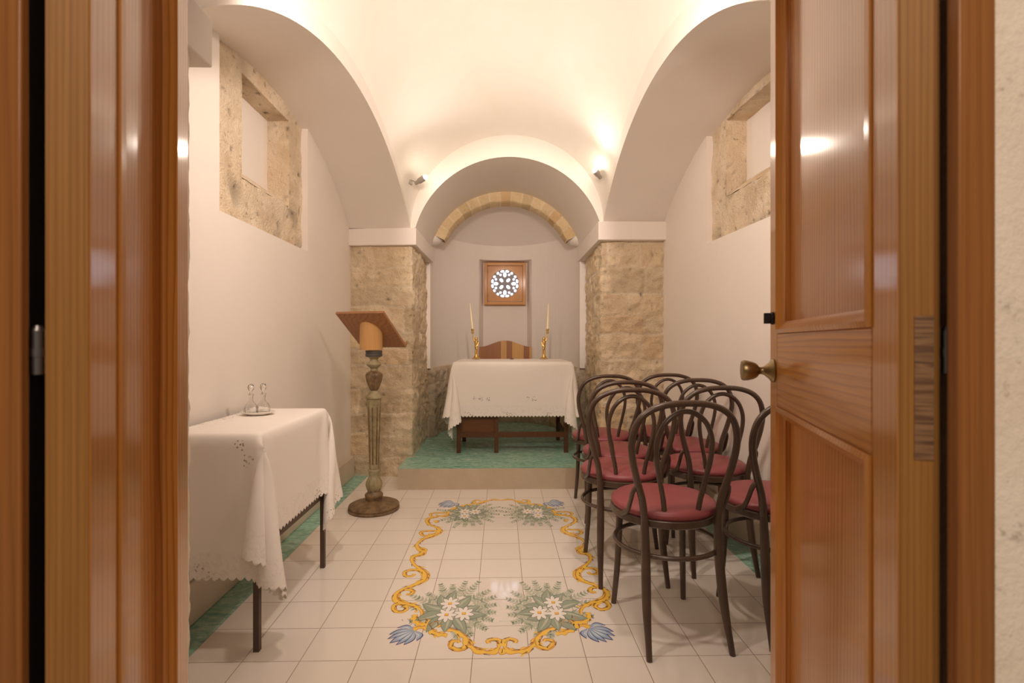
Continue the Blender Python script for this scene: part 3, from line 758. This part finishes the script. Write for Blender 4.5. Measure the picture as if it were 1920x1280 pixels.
# ------------------------------------------------------------------ doors
def door(name, A, alpha, w, side, label, knob):
    # local frame: u along leaf, v towards the nave axis (visible face at v=0, thickness at v<0), z up
    th = .037; Hh = 2.02; st = .068
    root = bpy.data.objects.new(name, None); COL.objects.link(root); root.location = (A[0], A[1], 0.012)
    # u direction (side*sin, cos): local +Y is u, local +X*(-side) is the outward thickness
    root.rotation_euler = (0, 0, -side*alpha); root['kind'] = 'structure'; root['label'] = label
    def bx(mb, u0, u1, v0, v1, z0, z1): # v measured from the visible face outwards
        xa, xb = sorted((side*v0, side*v1)); mb.box(xa, xb, u0, u1, z0, z1)
    mb = MB(); bx(mb, 0, st, 0, th, 0, Hh); mb.build('stile', 'varnished_pine', root, bevel=.003)
    e = MB(); bx(e, -.0012, .0, .001, th-.001, 0.002, Hh-.002); e.build('hinge_edge', 'edge_pine', root)
    mb = MB(); bx(mb, w-.064, w, 0, th, 0, Hh); mb.build('stile', 'varnished_pine', root, bevel=.003)
    rails = ((0,.13),(.965,1.118),(1.90,Hh)) if knob else ((0,.13),(1.90,Hh))
    r0, r1 = st, w-.064
    for (z0, z1) in rails:
        mb = MB(); bx(mb, r0, r1, 0, th, z0, z1); mb.build('rail', 'varnished_pine_across', root, bevel=.002)
    for (z0, z1) in (((.13,.965),(1.118,1.90)) if knob else ((.13,1.90),)):
        mb = MB(); bx(mb, r0-.005, r1+.005, .019, .032, z0-.005, z1+.005); mb.build('panel', 'varnished_pine', root)
        # moulding: sloped fillet all round
        ms = MB(); prof = [(0,-.003),(.008,-.005),(.014,.002),(.018,.006),(.024,.010),(.024,.020),(0,.020)]   # (inset, v)
        rows = []
        for (ins, v) in prof: rows.append([(side*v, r0+ins, z0+ins),(side*v, r1-ins, z0+ins),(side*v, r1-ins, z1-ins),(side*v, r0+ins, z1-ins)])
        ms.quadgrid(rows, closed_u=True, closed_v=True); ms.build('moulding', 'varnished_pine', root, angle=20)
    # tenon end on the hinge edge
    for (z0, z1) in (rails[1:2] if knob else ()):
        mb = MB(); bx(mb, -.0022, .001, .0135, .0305, z0+.012, z1+.010); mb.build('tenon_end', 'end_grain', root)
    # hinge
    for z in (.25, 1.09, 1.75):
        h = MB(); c = (side*(th+.008), .005)
        h.tube([(c[0],c[1],z-.022),(c[0],c[1],z+.022)], .0055, 14); h.tube([(c[0],c[1],z-.004),(c[0],c[1],z+.004)], .0066, 14)
        h.tube([(c[0],c[1],z+.022),(c[0],c[1],z+.027)], [.0055,.003], 10)
        bx(h, .004, .03, th-.001, th+.0015, z-.022, z+.022); h.build('hinge', 'steel', root)
    if knob:
        k = MB(); z = knob-.012; u = w-.036; nx = -side
        k.lathe([(0,0),(.024,0),(.025,.003),(.023,.006),(.018,.009),(.015,.013),(.009,.020),(.0075,.026),(.009,.030),(.014,.033),(.0185,.040),(.0215,.052),(.0222,.060),(.0205,.064),(.012,.0655),(0,.066)], 36, (0, u, z), axis=(nx,0,0))
        k.build('door_knob', 'brass_aged', root, angle=50)
        t = MB(); z2 = z+.113; t.lathe([(0,0),(.0135,0),(.0135,.005),(.009,.007),(0,.007)], 24, (0,u+.004,z2), axis=(nx,0,0))
        t.box(*(sorted((nx*.006, nx*.019))), u+.001, u+.008, z2-.0115, z2+.0115); t.build('thumb_turn', 'black_metal', root, bevel=.001)
    return root
door('door_1', (.422,.5205), math.radians(17), .60, 1, 'open right door leaf of varnished pine with a brass knob', 1.05)
door('door_2', (-.4215,.5215), math.radians(17), .335, -1, 'open narrow left door leaf of varnished pine', None)

# ------------------------------------------------------------------ chairs
def chair(label, loc, rz):
    t = thing('bentwood_chair', label, 'chair', loc, rz, 'bentwood chairs in two columns facing the altar')
    BW = 'bentwood'
    outer = [(.140,-.170,.46),(.152,-.176,.54),(.176,-.184,.62),(.195,-.192,.70),(.198,-.200,.765),(.180,-.208,.825),(.140,-.214,.865),(.075,-.218,.887),(0,-.219,.892)]
    full = outer + [(-x,y,z) for x,y,z in outer[-2::-1]]
    P = catmull(full, 6); MB().tube(P, [.0135-.0015*max(0,(p.z-.6)/.3) for p in P], 12).build('back_hoop', BW, t)
    inner = [(.060,-.163,.445),(.070,-.172,.53),(.090,-.181,.62),(.104,-.190,.70),(.102,-.198,.76),(.080,-.204,.815),(.042,-.207,.85),(0,-.208,.862)]
    full = inner + [(-x,y,z) for x,y,z in inner[-2::-1]]
    MB().tube(catmull(full, 6), .0098, 10).build('inner_hoop', BW, t)
    for s in (1,-1):
        P = catmull([(s*.140,-.170,.462),(s*.139,-.174,.38),(s*.141,-.184,.28),(s*.146,-.205,.15),(s*.153,-.248,0)], 6)
        MB().tube(P, [.0135+.0035*math.sin(PI*min(1,(.462-p.z)/.40))-.003*max(0,(.15-p.z)/.15) for p in P], 12).build('leg', BW, t)
        P = catmull([(s*.137,.118,.445),(s*.139,.122,.33),(s*.145,.130,.16),(s*.155,.146,0)], 6)
        MB().tube(P, [.0155-.0045*(1-p.z/.445) for p in P], 12).build('leg', BW, t)
        P = catmull([(s*.164,-.182,.595),(s*.182,-.170,.572),(s*.186,-.150,.53),(s*.187,-.120,.485),(s*.193,-.075,.458)], 6)
        MB().tube(P, .0085, 8, flat=1.3).build('side_brace', BW, t)
    MB().lathe([(.168,.432),(.198,.432),(.204,.437),(.204,.459),(.198,.464),(.168,.464),(.168,.432)], 48).build('seat_ring', BW, t, angle=50)
    MB().lathe([(0,.440),(.185,.452),(.197,.464),(.203,.474),(.201,.484),(.188,.494),(.150,.503),(.09,.508),(.03,.509),(0.0001,.509)], 48).build('seat', 'burgundy_vinyl', t, angle=60)
    MB().tube([(.198*math.cos(2*PI*k/48), -.03+.185*math.sin(2*PI*k/48), .335) for k in range(48)], .0088, 10, closed=True).build('stretcher_ring', BW, t)
    return t
first = chair('burgundy-seated bentwood chair, frontmost and least hidden, nearest the painted floor panel', (.648,1.986,0), math.radians(5))
seats = [
 ((.603,2.50), 0, 'bentwood chair directly behind the frontmost one, second in the left column'),
 ((.680,2.92), 1, 'third bentwood chair of the left column, between the second and the one at the step'),
 ((.690,3.41), 2, 'farthest chair of the left column, its back overlapping the altar cloth corner'),
 ((1.115,2.05), 3, 'bentwood chair partly hidden behind the edge of the open door with the brass knob'),
 ((1.062,2.60), 0, 'second chair along the right wall, its hoop just below the brass knob'),
 ((1.140,3.08), -2, 'third bentwood chair in the column along the right wall'),
 ((1.108,3.52), 0, 'farthest bentwood chair by the right wall, in front of the right stone pier')]
for (x, y), deg, lab in seats:
    r = first.copy(); COL.objects.link(r); r.location = (x, y-.0224*x, 0); r.rotation_euler = (0,0,math.radians(deg)); r['label'] = lab
    for ch in list(first.children):
        c = ch.copy(); COL.objects.link(c); c.parent = r

# ------------------------------------------------------------------ cloth simulation (small position-based solver)
def drape(x0, x1, y0, y1, drops, top, floor_z, box, h=.018, steps=170, iters=14, pin=None, bias=None, seed=3):
    """cloth rectangle over a box; drops = (left,right,front,back) overhang"""
    X0, X1, Y0, Y1 = x0-drops[0], x1+drops[1], y0-drops[2], y1+drops[3]
    nx = int(round((X1-X0)/h))+1; ny = int(round((Y1-Y0)/h))+1
    hx, hy = (X1-X0)/(nx-1), (Y1-Y0)/(ny-1)
    gx, gy = np.meshgrid(np.linspace(X0,X1,nx), np.linspace(Y0,Y1,ny))
    rng = np.random.RandomState(seed)
    P = np.stack([gx, gy, np.full_like(gx, top+.001)], -1); P[...,2] += rng.rand(ny,nx)*.0006
    Q = P.copy(); P0 = P.copy(); W = np.ones((ny,nx,1))
    if pin == 'left': W[(gy[:,0] > y0) & (gy[:,0] < y1),0] = 0
    onto = (gx > x0+.012) & (gx < x1-.012) & (gy > y0+.012) & (gy < y1-.012); W[onto] = 0
    AN = np.stack([np.clip(gx, x0+.012, x1-.012), np.clip(gy, y0+.012, y1-.012), np.full_like(gx, top+.001)], -1); RD = np.linalg.norm(P0-AN, axis=-1, keepdims=True)+1e-9
    dt2 = (1/60.)**2*9.8*.55
    cons = []
    def add(sl_a, sl_b, L, k): cons.append((sl_a, sl_b, L, k))
    for par in (0,1):
        add((slice(None), slice(par, nx-1, 2)), (slice(None), slice(par+1, nx, 2)), hx, 1.0)
        add((slice(par, ny-1, 2), slice(None)), (slice(par+1, ny, 2), slice(None)), hy, 1.0)
        for p2 in (0,1):
            a = (slice(par, ny-1, 2), slice(p2, nx-1, 2)); b = (slice(par+1, ny, 2), slice(p2+1, nx, 2)); add(a, b, math.hypot(hx,hy), .35)
            a = (slice(par+1, ny, 2), slice(p2, nx-1, 2)); b = (slice(par, ny-1, 2), slice(p2+1, nx, 2)); add(a, b, math.hypot(hx,hy), .35)
    for st in (3,):
        for par in range(2*st):
            ii = np.array([i for i in range(nx-st) if (i % (2*st)) == par]); 
            if len(ii): add((slice(None), ii), (slice(None), ii+st), hx*st, .10)
            jj = np.array([i for i in range(ny-st) if (i % (2*st)) == par])
            if len(jj): add((jj, slice(None)), (jj+st, slice(None)), hy*st, .10)
    for s in range(steps):
        V = (P-Q)*.965; Q = P.copy(); P = P+V*W; P[...,2:3] -= dt2*W
        if bias is not None: P += bias(P, s)*W
        for it in range(iters):
            for a, b, L, k in cons:
                A, B = P[a], P[b]; n_ = min(A.shape[0],B.shape[0]); m_ = min(A.shape[1],B.shape[1]); A = A[:n_,:m_]; B = B[:n_,:m_]
                wa, wb = W[a][:n_,:m_], W[b][:n_,:m_]
                d = B-A; ln = np.linalg.norm(d, axis=-1, keepdims=True)+1e-9; ws = wa+wb; ws[ws==0] = 1
                cfac = (ln-L)/ln*k
                if L > 1.5*max(hx,hy): cfac = np.minimum(cfac, 0)
                if isinstance(a[0], slice): ra = (slice(a[0].start, None, a[0].step), a[1]) if False else a
                Pa = P[a]; Pa[:n_,:m_] = A+d*cfac*wa/ws; P[a] = Pa
                Pb = P[b]; Pb[:n_,:m_] = B-d*cfac*wb/ws; P[b] = Pb
            dA = P-AN; lA = np.linalg.norm(dA, axis=-1, keepdims=True)+1e-9; P = np.where((lA > RD*1.01) & (W > 0), AN+dA*(RD*1.01/lA), P)
            bx0, bx1, by0, by1 = box; e = .004
            ins = (P[...,0] > bx0-e) & (P[...,0] < bx1+e) & (P[...,1] > by0-e) & (P[...,1] < by1+e) & (P[...,2] < top+.001)
            dz = top+.001-P[...,2]; dl = P[...,0]-(bx0-e); dr = (bx1+e)-P[...,0]; df = P[...,1]-(by0-e); db = (by1+e)-P[...,1]
            st_ = np.stack([dz, dl, dr, df, db], -1); am = np.argmin(st_, -1)
            P[...,2] = np.where(ins & (am==0), top+.001, P[...,2])
            P[...,0] = np.where(ins & (am==1), bx0-e, np.where(ins & (am==2), bx1+e, P[...,0]))
            P[...,1] = np.where(ins & (am==3), by0-e, np.where(ins & (am==4), by1+e, P[...,1]))
            P[...,2] = np.maximum(P[...,2], floor_z)
        fr = ins & (am==0); Q[fr] = lerp(Q[fr], P[fr], .8)   # friction on the top
    return P, gx-X0, gy-Y0, X1-X0, Y1-Y0
def cloth_obj(name, res, mat, base):
    P, U, V, W_, H_ = res
    mb = MB(); mb.quadgrid([[tuple(Vector(p)-Vector(base)) for p in r] for r in P]); mb.uv = np.stack([U.ravel(), V.ravel()], -1)
    o = mb.build(name, mat, angle=180, loc=base)
    md = o.modifiers.new('sub', 'SUBSURF'); md.levels = 1; md.render_levels = 1
    md = o.modifiers.new('thick', 'SOLIDIFY'); md.thickness = .0012; md.offset = 0
    return o

# ---- altar
ax0, ax1, ay0, ay1 = -.405, .610, 4.25, 4.93; AT = .940
t = thing('altar_table', 'dark wooden altar table with side panel and stretcher under the white cloth', 'table', (.10,4.59,.157))
def loc(mb): return mb.xform(Matrix.Translation((-.10,-4.59,-.157)))
for (x, y) in ((-.361,4.30),(-.038,4.30),(.563,4.30),(-.351,4.80),(.555,4.84)):
    zt = AT-.03
    mb = MB(); mb.hexa([(x-.017,y-.017,.157),(x+.017,y-.017,.157),(x+.017,y+.017,.157),(x-.017,y+.017,.157),(x-.020,y-.020,zt),(x+.020,y-.020,zt),(x+.020,y+.020,zt),(x-.020,y+.020,zt)])
    loc(mb).build('leg', 'altar_wood', t, bevel=.002)
loc(MB().box(ax0+.020,ax1-.020,ay0+.020,ay1-.020,AT-.03,AT-.006)).build('tabletop', 'altar_wood', t, bevel=.006)
loc(MB().box(-.345,.548,4.285,4.315,.29,.335)).build('stretcher', 'altar_wood', t, bevel=.002)
loc(MB().box(-.345,.548,4.29,4.31,.83,.91)).build('apron', 'altar_wood', t, bevel=.002)
loc(MB().box(-.345,-.052,4.298,4.312,.325,.84)).build('front_panel', 'altar_panel_wood', t)
loc(MB().box(-.365,-.345,4.32,4.78,.29,.335)).build('side_rail', 'altar_wood', t)
loc(MB().box(.55,.57,4.32,4.82,.29,.335)).build('side_rail', 'altar_wood', t)

drA = (.47,.47,.455,.30)
res = drape(ax0, ax1, ay0, ay1, drA, AT, .165, (ax0,ax1,ay0,ay1))
W_, H_ = res[3], res[4]
mm = cloth_mat('altar_linen', W_, H_, [(drA[0]+.235,.155,.022),(drA[0]+.30,.150,.020),(drA[0]+.18,.160,.014),(drA[0]+.69,.150,.022),(drA[0]+.64,.160,.014)])
tag(cloth_obj('altar_cloth', res, 'altar_linen', (.10,4.59,AT)), 'white scalloped cloth hanging over the altar table', 'tablecloth')

# ---- side table on the left
sx0, sx1, sy0, sy1 = -1.205, -.862, 1.80, 2.495; ST = .783
t = thing('side_table', 'small dark metal table under lace cloth against the left wall', 'table', ((sx0+sx1)/2,(sy0+sy1)/2,0))
def loc2(mb): return mb.xform(Matrix.Translation((-(sx0+sx1)/2,-(sy0+sy1)/2,0)))
for x in (sx0+.012, sx1-.015):
    for y in (sy0+.018, sy1-.014): loc2(MB().box(x-.0105,x+.0105,y-.0105,y+.0105,0,ST-.02)).build('leg', 'table_metal', t, bevel=.001)
loc2(MB().box(sx0,sx1-.020,sy0+.020,sy1-.020,ST-.026,ST-.007)).build('tabletop', 'table_metal', t, bevel=.005)
for x in (sx0+.012, sx1-.015): loc2(MB().box(x-.008,x+.008,sy0+.03,sy1-.03,.348,.370)).build('side_rail', 'table_metal', t)
drS = (.0,.392,.505,.43)
def bias(P, s):
    b = np.zeros_like(P); 
    b[:26,-24:,0] = .00009
    return b
res = drape(sx0, sx1, sy0, sy1, drS, ST, .02, (sx0,sx1,sy0,sy1), h=.017, pin='left', bias=bias)
P = res[0]; P[...,0] = np.maximum(P[...,0], XWL+.006)
W_, H_ = res[3], res[4]
cloth_mat('lace_linen', W_, H_, [(.28,.505-.035,.020),(.31,.505-.085,.024),(.05,.505-.06,.020),(.14,.05,.02)])
tag(cloth_obj('lace_tablecloth', res, 'lace_linen', ((sx0+sx1)/2,(sy0+sy1)/2,ST)), 'white cut-lace cloth draped over the small table by the left wall', 'tablecloth')

# ---- cruets on a dish
cz = ST+.003
pc = Vector((-1.088, 2.262, cz))
MBp = MB().lathe([(0,0),(.045,0),(.05,.003),(.068,.009),(.074,.014),(.072,.015),(.064,.011),(.045,.006),(0.0001,.005)], 48, sy=.8)
tag(MBp.build('cruet_dish', 'porcelain', loc=pc), 'small pale oval dish holding glass cruets on the lace cloth', 'dish')
def cruet(x, y, lab):
    r = thing('glass_cruet', lab, 'cruet', (pc.x+x, pc.y+y, cz+.0065), 0, 'glass cruets on the dish')
    MB().lathe([(0,.0),(.026,0),(.029,.004),(.029,.018),(.027,.030),(.020,.042),(.011,.052),(.0085,.062),(.0095,.078),(.013,.088),(.011,.088),(.0075,.078),(.0065,.062),(.009,.052),(.018,.042),(.024,.030),(.026,.018),(.025,.006),(0.0001,.005)], 40, flute=(14,.004,.045,.06)).build('bottle', 'cut_glass', r, angle=60)
    MB().lathe([(0,.080),(.006,.082),(.007,.092),(.004,.097),(.010,.106),(.0145,.117),(.010,.128),(.003,.133),(0.0001,.134)], 24).build('stopper', 'cut_glass', r, angle=30)
cruet(.018, .012, 'clear glass cruet with a stopper, right and rear one on the dish')
cruet(-.022, -.018, 'clear glass cruet with a stopper, left and nearer one on the dish')

# ------------------------------------------------------------------ lectern
lx, ly = -.842, 3.335
t = thing('lectern', 'tall lectern with turned olive and gilt column and tilted wooden book board', 'lectern', (lx,ly,0))
MB().lathe([(0,0),(.160,0),(.166,.006),(.166,.016),(.160,.020),(.164,.026),(.162,.034),(.150,.040),(.115,.052),(.085,.060),(.060,.064),(.055,.066)], 56).build('base', 'bronze_brown', t, angle=40)
MB().lathe([(.055,.062),(.054,.082),(.058,.088),(.059,.100),(.054,.108),(.043,.116),(.040,.124)], 40).build('foot_ring', 'bronze_brown', t)
MB().lathe([(.040,.122),(.050,.140),(.056,.160),(.052,.185),(.040,.208),(.033,.225),(.036,.245),(.036,.262),(.031,.266)], 64, flute=(9,.13,.24,.10)).build('lower_baluster', 'olive_gilt', t, angle=70)
rows = []; sh = MB()
for (r, z) in [(.031,.262),(.032,.30),(.034,.40),(.037,.50),(.041,.60),(.045,.69),(.047,.725),(.047,.735)]:
    rows.append([(r*math.cos(2*PI*k/8+PI/8), r*math.sin(2*PI*k/8+PI/8), z) for k in range(8)])
sh.quadgrid(rows, closed_u=True); shaft = sh.build('shaft', 'olive_gilt', t, smooth=False)
gr = MB()
for k in range(8):
    a = 2*PI*k/8+PI/4
    if True:
        w = .0045; ca, sa = math.cos(a), math.sin(a); c8 = math.cos(PI/8)
        for (z0, r0, z1, r1) in ((.30,.032,.68,.0445),):
            A0 = Vector((r0*c8*ca, r0*c8*sa, z0)); A1 = Vector((r1*c8*ca, r1*c8*sa, z1)); tg = Vector((-sa,ca,0)); nn = Vector((ca,sa,0))
            p = [A0-tg*w-nn*.002, A0+tg*w-nn*.002, A0+tg*w+nn*.0015, A0-tg*w+nn*.0015, A1-tg*w-nn*.002, A1+tg*w-nn*.002, A1+tg*w+nn*.0015, A1-tg*w+nn*.0015]
            gr.hexa(p)
gr.build('fillet', 'bronze_brown', shaft, smooth=False)
MB().lathe([(.047,.733),(.054,.738),(.055,.748),(.050,.756),(.040,.764),(.036,.775),(.024,.782),(.021,.790)], 40).build('capital_ring', 'olive_gilt', t)
MB().lathe([(.021,.788),(.030,.798),(.040,.820),(.050,.850),(.0565,.880),(.057,.893),(.050,.903),(.036,.912),(.024,.920)], 64, flute=(11,.795,.90,.10)).build('urn', 'bronze_brown', t, angle=70)
MB().lathe([(.024,.918),(.022,.932),(.030,.942),(.045,.954),(.048,.963),(.042,.974),(.028,.984),(.024,.996),(.035,1.006),(.050,1.014)], 40).build('upper_ring', 'olive_gilt', t)
MB().lathe([(.050,1.012),(.055,1.018),(.055,1.030),(.051,1.034),(.054,1.040),(.054,1.054),(0.0001,1.056)], 40).build('collar', 'iron_grey', t)
hc = Vector((-.904-lx, 3.20-ly, 1.292)); lc = Vector((-.814-lx, 3.48-ly, 1.072)); wd = Vector((.95,-.31,0)).normalized()
sl = (lc-hc).normalized(); bn = sl.cross(wd).normalized()
if bn.z < 0: bn = -bn
def bp(a, b, c): return hc.lerp(lc, b) + wd*a + bn*c
bd = MB(); bd.hexa([bp(-.175,0,0),bp(.175,0,0),bp(.175,1,0),bp(-.175,1,0),bp(-.175,0,.018),bp(.175,0,.018),bp(.175,1,.018),bp(-.175,1,.018)])
bd.build('book_board', 'board_wood', t, bevel=.002, smooth=False)
lp = MB(); lp.hexa([bp(-.175,.96,.018),bp(.175,.96,.018),bp(.175,1,.018),bp(-.175,1,.018),bp(-.175,.96,.036),bp(.175,.96,.036),bp(.175,1,.036),bp(-.175,1,.036)])
lp.build('ledge', 'board_wood', t, smooth=False)
blk = MB(); rb, rt = [], []; pn = bn; 
for k in range(40):
    a = 2*PI*k/40; p = Vector((.074*math.cos(a)-.018, .074*math.sin(a), 0)); z = hc.z-((p.x-hc.x)*pn.x+(p.y-hc.y)*pn.y)/pn.z
    rb.append((p.x,p.y,1.056)); rt.append((p.x,p.y,max(1.06,z-.0005)))
blk.quadgrid([rb, rt], closed_u=True); blk.poly(rb[::-1]); blk.poly(rt); blk.build('support_block', 'block_wood', t, angle=50)

# ------------------------------------------------------------------ altar things
TZ = AT+.0025
def candlestick(x, y, sgn, lab, labc, tilt):
    t = thing('figure_candlestick', lab, 'candlestick', (x,y,TZ), 0, 'gilt figure candlesticks on the altar')
    MB().lathe([(0,.004),(.034,.004),(.036,.010),(.030,.016),(.024,.020),(.022,.028),(.016,.036),(.012,.046),(0.0001,.048)], 32, sy=.85).build('base', 'brass_gold', t)
    for a in (30,150,270):
        f = MB(); f.tube([(.028*math.cos(math.radians(a)), .024*math.sin(math.radians(a)), .012),(.038*math.cos(math.radians(a)), .033*math.sin(math.radians(a)), .007),(.044*math.cos(math.radians(a)), .038*math.sin(math.radians(a)), .0045)], [.008,.006,.004], 8); f.build('foot', 'brass_gold', t)
    # cherub figure: standing, one arm raised to the cup (x mirrored by sgn)
    b = MB()
    b.tube([(sgn*.006,0,.042),(sgn*.007,0,.075),(sgn*.004,.002,.100),(0,0,.122)], [0.0073,0.0086,0.0099,0.0132], 10)
    b.tube([(-sgn*.010,0.004,.044),(-sgn*.010,-.004,.075),(-sgn*.006,-.004,.100),(-sgn*.002,0,.122)], [0.0069,0.0082,0.0103,0.0132], 10)
    b.tube([(0,0,.116),(-sgn*.001,0,.135),(0,0,.155),(sgn*.001,0,.172),(sgn*.001,0,.184)], [0.0178,0.0165,0.0178,0.0178,0.0079], 12)
    b.ball((sgn*.000,-.001,.198), .0155, 14, sz=1.15)
    b.tube([(sgn*.012,0,.172),(sgn*.024,0,.185),(sgn*.030,0,.208),(sgn*.033,0,.232)], [0.0079,0.0073,0.0059,0.0053], 8)
    b.tube([(-sgn*.012,0,.172),(-sgn*.021,-.003,.155),(-sgn*.018,-.010,.136),(-sgn*.010,-.012,.126)], [0.0079,0.0066,0.0059,0.0053], 8)
    o = b.build('cherub_figure', 'brass_gold', t); md = o.modifiers.new('remesh', 'REMESH'); md.mode = 'VOXEL'; md.voxel_size = .0018; md.use_smooth_shade = True
    c = MB(); c.tube([(sgn*.033,0,.228),(sgn*.035,0,.250)], .0045, 10)
    c.lathe([(.004,.245),(.011,.252),(.016,.258),(.010,.262),(.008,.268),(.013,.276),(.015,.290),(.013,.292),(.009,.280),(0.0001,.279)], 24, (sgn*.035,0,0)); c.build('candle_cup', 'brass_gold', t)
    base = Vector((x+sgn*.035, y, TZ+.2805)); ax = Vector((tilt[0], tilt[1], 1)).normalized()
    k = MB(); k.lathe([(.0098,0),(.0108,.01),(.0102,.06),(.0082,.14),(.0058,.21),(.0034,.252),(.0008,.258)], 20, axis=ax)
    k.build('candle', 'wax', loc=base); o = bpy.context.scene.objects
    cd = [q for q in bpy.data.objects if q.name.startswith('candle') and q.type == 'MESH' and q.parent is None][-1]
    cd.name = 'candle'; tag(cd, labc, 'candle', 'tapered candles on the altar')
    w = MB().tube([tuple(ax*.256), tuple(ax*.264)], .0009, 6); w.build('wick', 'black_metal', cd)
candlestick(-.236, 4.80, -1, 'gilt cherub candlestick on the left of the altar', 'cream taper leaning left in the left candlestick', (-.095,0))
candlestick(.415, 4.80, 1, 'gilt cherub candlestick on the right of the altar', 'upright cream taper in the right candlestick', (.035,0))
# small dark metal bit lying on the cloth
mb = MB(); mb.tube([(-.016,0,.004),(0,-.004,.008),(.014,.002,.004)], [.004,.006,.003], 8); mb.tube([(.006,0,.006),(.020,-.004,.016)], .0022, 6)
tag(mb.build('small_metal_clip', 'iron_grey', loc=(.105,4.72,TZ)), 'tiny dark metal piece lying midway between the candlesticks', 'clip')
# wooden throne back in the niche
mb = MB(); N = 40; x0, x1 = -.254, .360; fr, bk = [], []
def topz(u): return 1.052 + .072*(.5-.5*math.cos(2*PI*min(1,max(0,(u-.04)/.92))))**.85
up = [(lerp(x0,x1,i/N), topz(i/N)) for i in range(N+1)]
for yy in (5.815, 5.848):
    pass
A = [(x,5.815,z) for x,z in up]; B = [(x,5.845,z) for x,z in up]; A0 = [(x,5.815,.866) for x,z in up]; B0 = [(x,5.845,.866) for x,z in up]
mb.quadgrid([A0, A, B, B0], closed_v=True); mb.poly([A0[0],A[0],B[0],B0[0]]); mb.poly([A0[-1],A[-1],B[-1],B0[-1]])
tag(mb.build('wooden_backrest', 'plank_wood', angle=40), 'curved-top planked wooden backrest standing behind the altar below the window', 'backrest')
p = fpt(1040, 798, .157)
tag(MB().lathe([(0,0),(.022,0),(.030,.006),(.029,.009),(.020,.004),(0.0001,.003)], 24).build('floor_saucer', 'porcelain', loc=p), 'small white saucer on the green platform behind the altar leg', 'saucer')

# ------------------------------------------------------------------ spot lamps
def lamp(plate, pn, joint, bulb, lab):
    t = thing('wall_spotlight', lab, 'spotlight', plate, 0, 'small grey wall spotlights beside the chancel arch')
    pl = Vector(plate); j = Vector(joint)-pl; b = Vector(bulb)-pl; pn = Vector(pn).normalized(); tg = Vector((-pn.y,pn.x,0))
    m_ = MB(); q = []
    for dd in (-.004, .018):
        q += [pn*dd+tg*-.024+Vector((0,0,-.045)), pn*dd+tg*.024+Vector((0,0,-.045)), pn*dd+tg*.024+Vector((0,0,.045)), pn*dd+tg*-.024+Vector((0,0,.045))]
    m_.hexa(q); m_.build('wall_plate', 'lamp_grey', t, bevel=.003)
    MB().tube([pn*.015+Vector((0,0,-.01)), j], .0045, 8).build('arm', 'lamp_grey', t)
    ax = (b-j).normalized(); L = (b-j).length
    h = MB(); h.lathe([(0,-.018),(.012,-.018),(.015,-.010),(.016,.012),(.022,.020),(.024,L-.016),(.021,L-.014),(.018,.022),(0.0001,.018)], 28, j, axis=ax); h.build('lamp_head', 'lamp_grey', t)
    g = MB(); g.ball(b-ax*.006, .0165, 16); g.build('bulb', 'bulb_glow', t)
    return Vector(bulb), ax
LB = lamp((-.728,3.985,2.405), (1,-.35,0), wpt(782,342,3.93), wpt(799,331,3.90), 'small grey spotlight left of the chancel arch, tilted up to the right')
RB = lamp((.806,3.90,2.425), (-1,-.35,0), wpt(1124,331,3.86), wpt(1114,318,3.83), 'small grey spotlight right of the chancel arch, tilted up to the left')

def spot(name, loc_, target, e, size, blend=.6, r=.02, col=(1,.80,.58)):
    l = bpy.data.lights.new(name, 'SPOT'); l.energy = e; l.spot_size = math.radians(size); l.spot_blend = blend; l.shadow_soft_size = r; l.color = col
    o = bpy.data.objects.new(name, l); COL.objects.link(o); o.location = loc_
    o.rotation_euler = (Vector(target)-Vector(loc_)).to_track_quat('-Z','Y').to_euler(); return o
WARM = (1,.815,.69); LAMP = (1,.88,.76)
spot('spot_left', LB[0]+LB[1]*.035, (.25,2.5,3.1), 12, 132, 1.0, .03, LAMP)
spot('spot_right', RB[0]+RB[1]*.035, (.0,2.5,3.1), 12, 132, 1.0, .03, LAMP)
spot('spot_front_left', (-.48,1.50,2.33), (.1,4.4,1.2), 31, 168, .7, .05, WARM)
spot('spot_front_right', (.50,1.50,2.33), (-.1,4.4,1.2), 28, 168, .7, .05, WARM)
spot('apse_fill', (.05,1.48,2.42), (.05,5.9,1.60), 90, 40, .5, .05, WARM)  # added fill beam without a fixture, brightens the apse
l = bpy.data.lights.new('hall_light', 'AREA'); l.energy = 24; l.size = .8; l.color = (1,.82,.68)
o = bpy.data.objects.new('hall_light', l); COL.objects.link(o); o.location = (.0,-1.2,2.6); o.rotation_euler = (math.radians(42),0,0)

w = bpy.data.worlds.new('world'); sc.world = w; w.use_nodes = True
w.node_tree.nodes['Background'].inputs[0].default_value = (.75,.62,.52,1); w.node_tree.nodes['Background'].inputs[1].default_value = .12

sc.view_settings.view_transform = 'Standard'; sc.view_settings.look = 'None'; sc.view_settings.gamma = 1; sc.view_settings.use_curve_mapping = False
sc.view_settings.exposure = 0.68
sc.cycles.max_bounces = 12; sc.cycles.diffuse_bounces = 8; sc.cycles.glossy_bounces = 4; sc.cycles.transparent_max_bounces = 12
sc.cycles.sample_clamp_indirect = 4; sc.cycles.caustics_reflective = False; sc.cycles.caustics_refractive = False
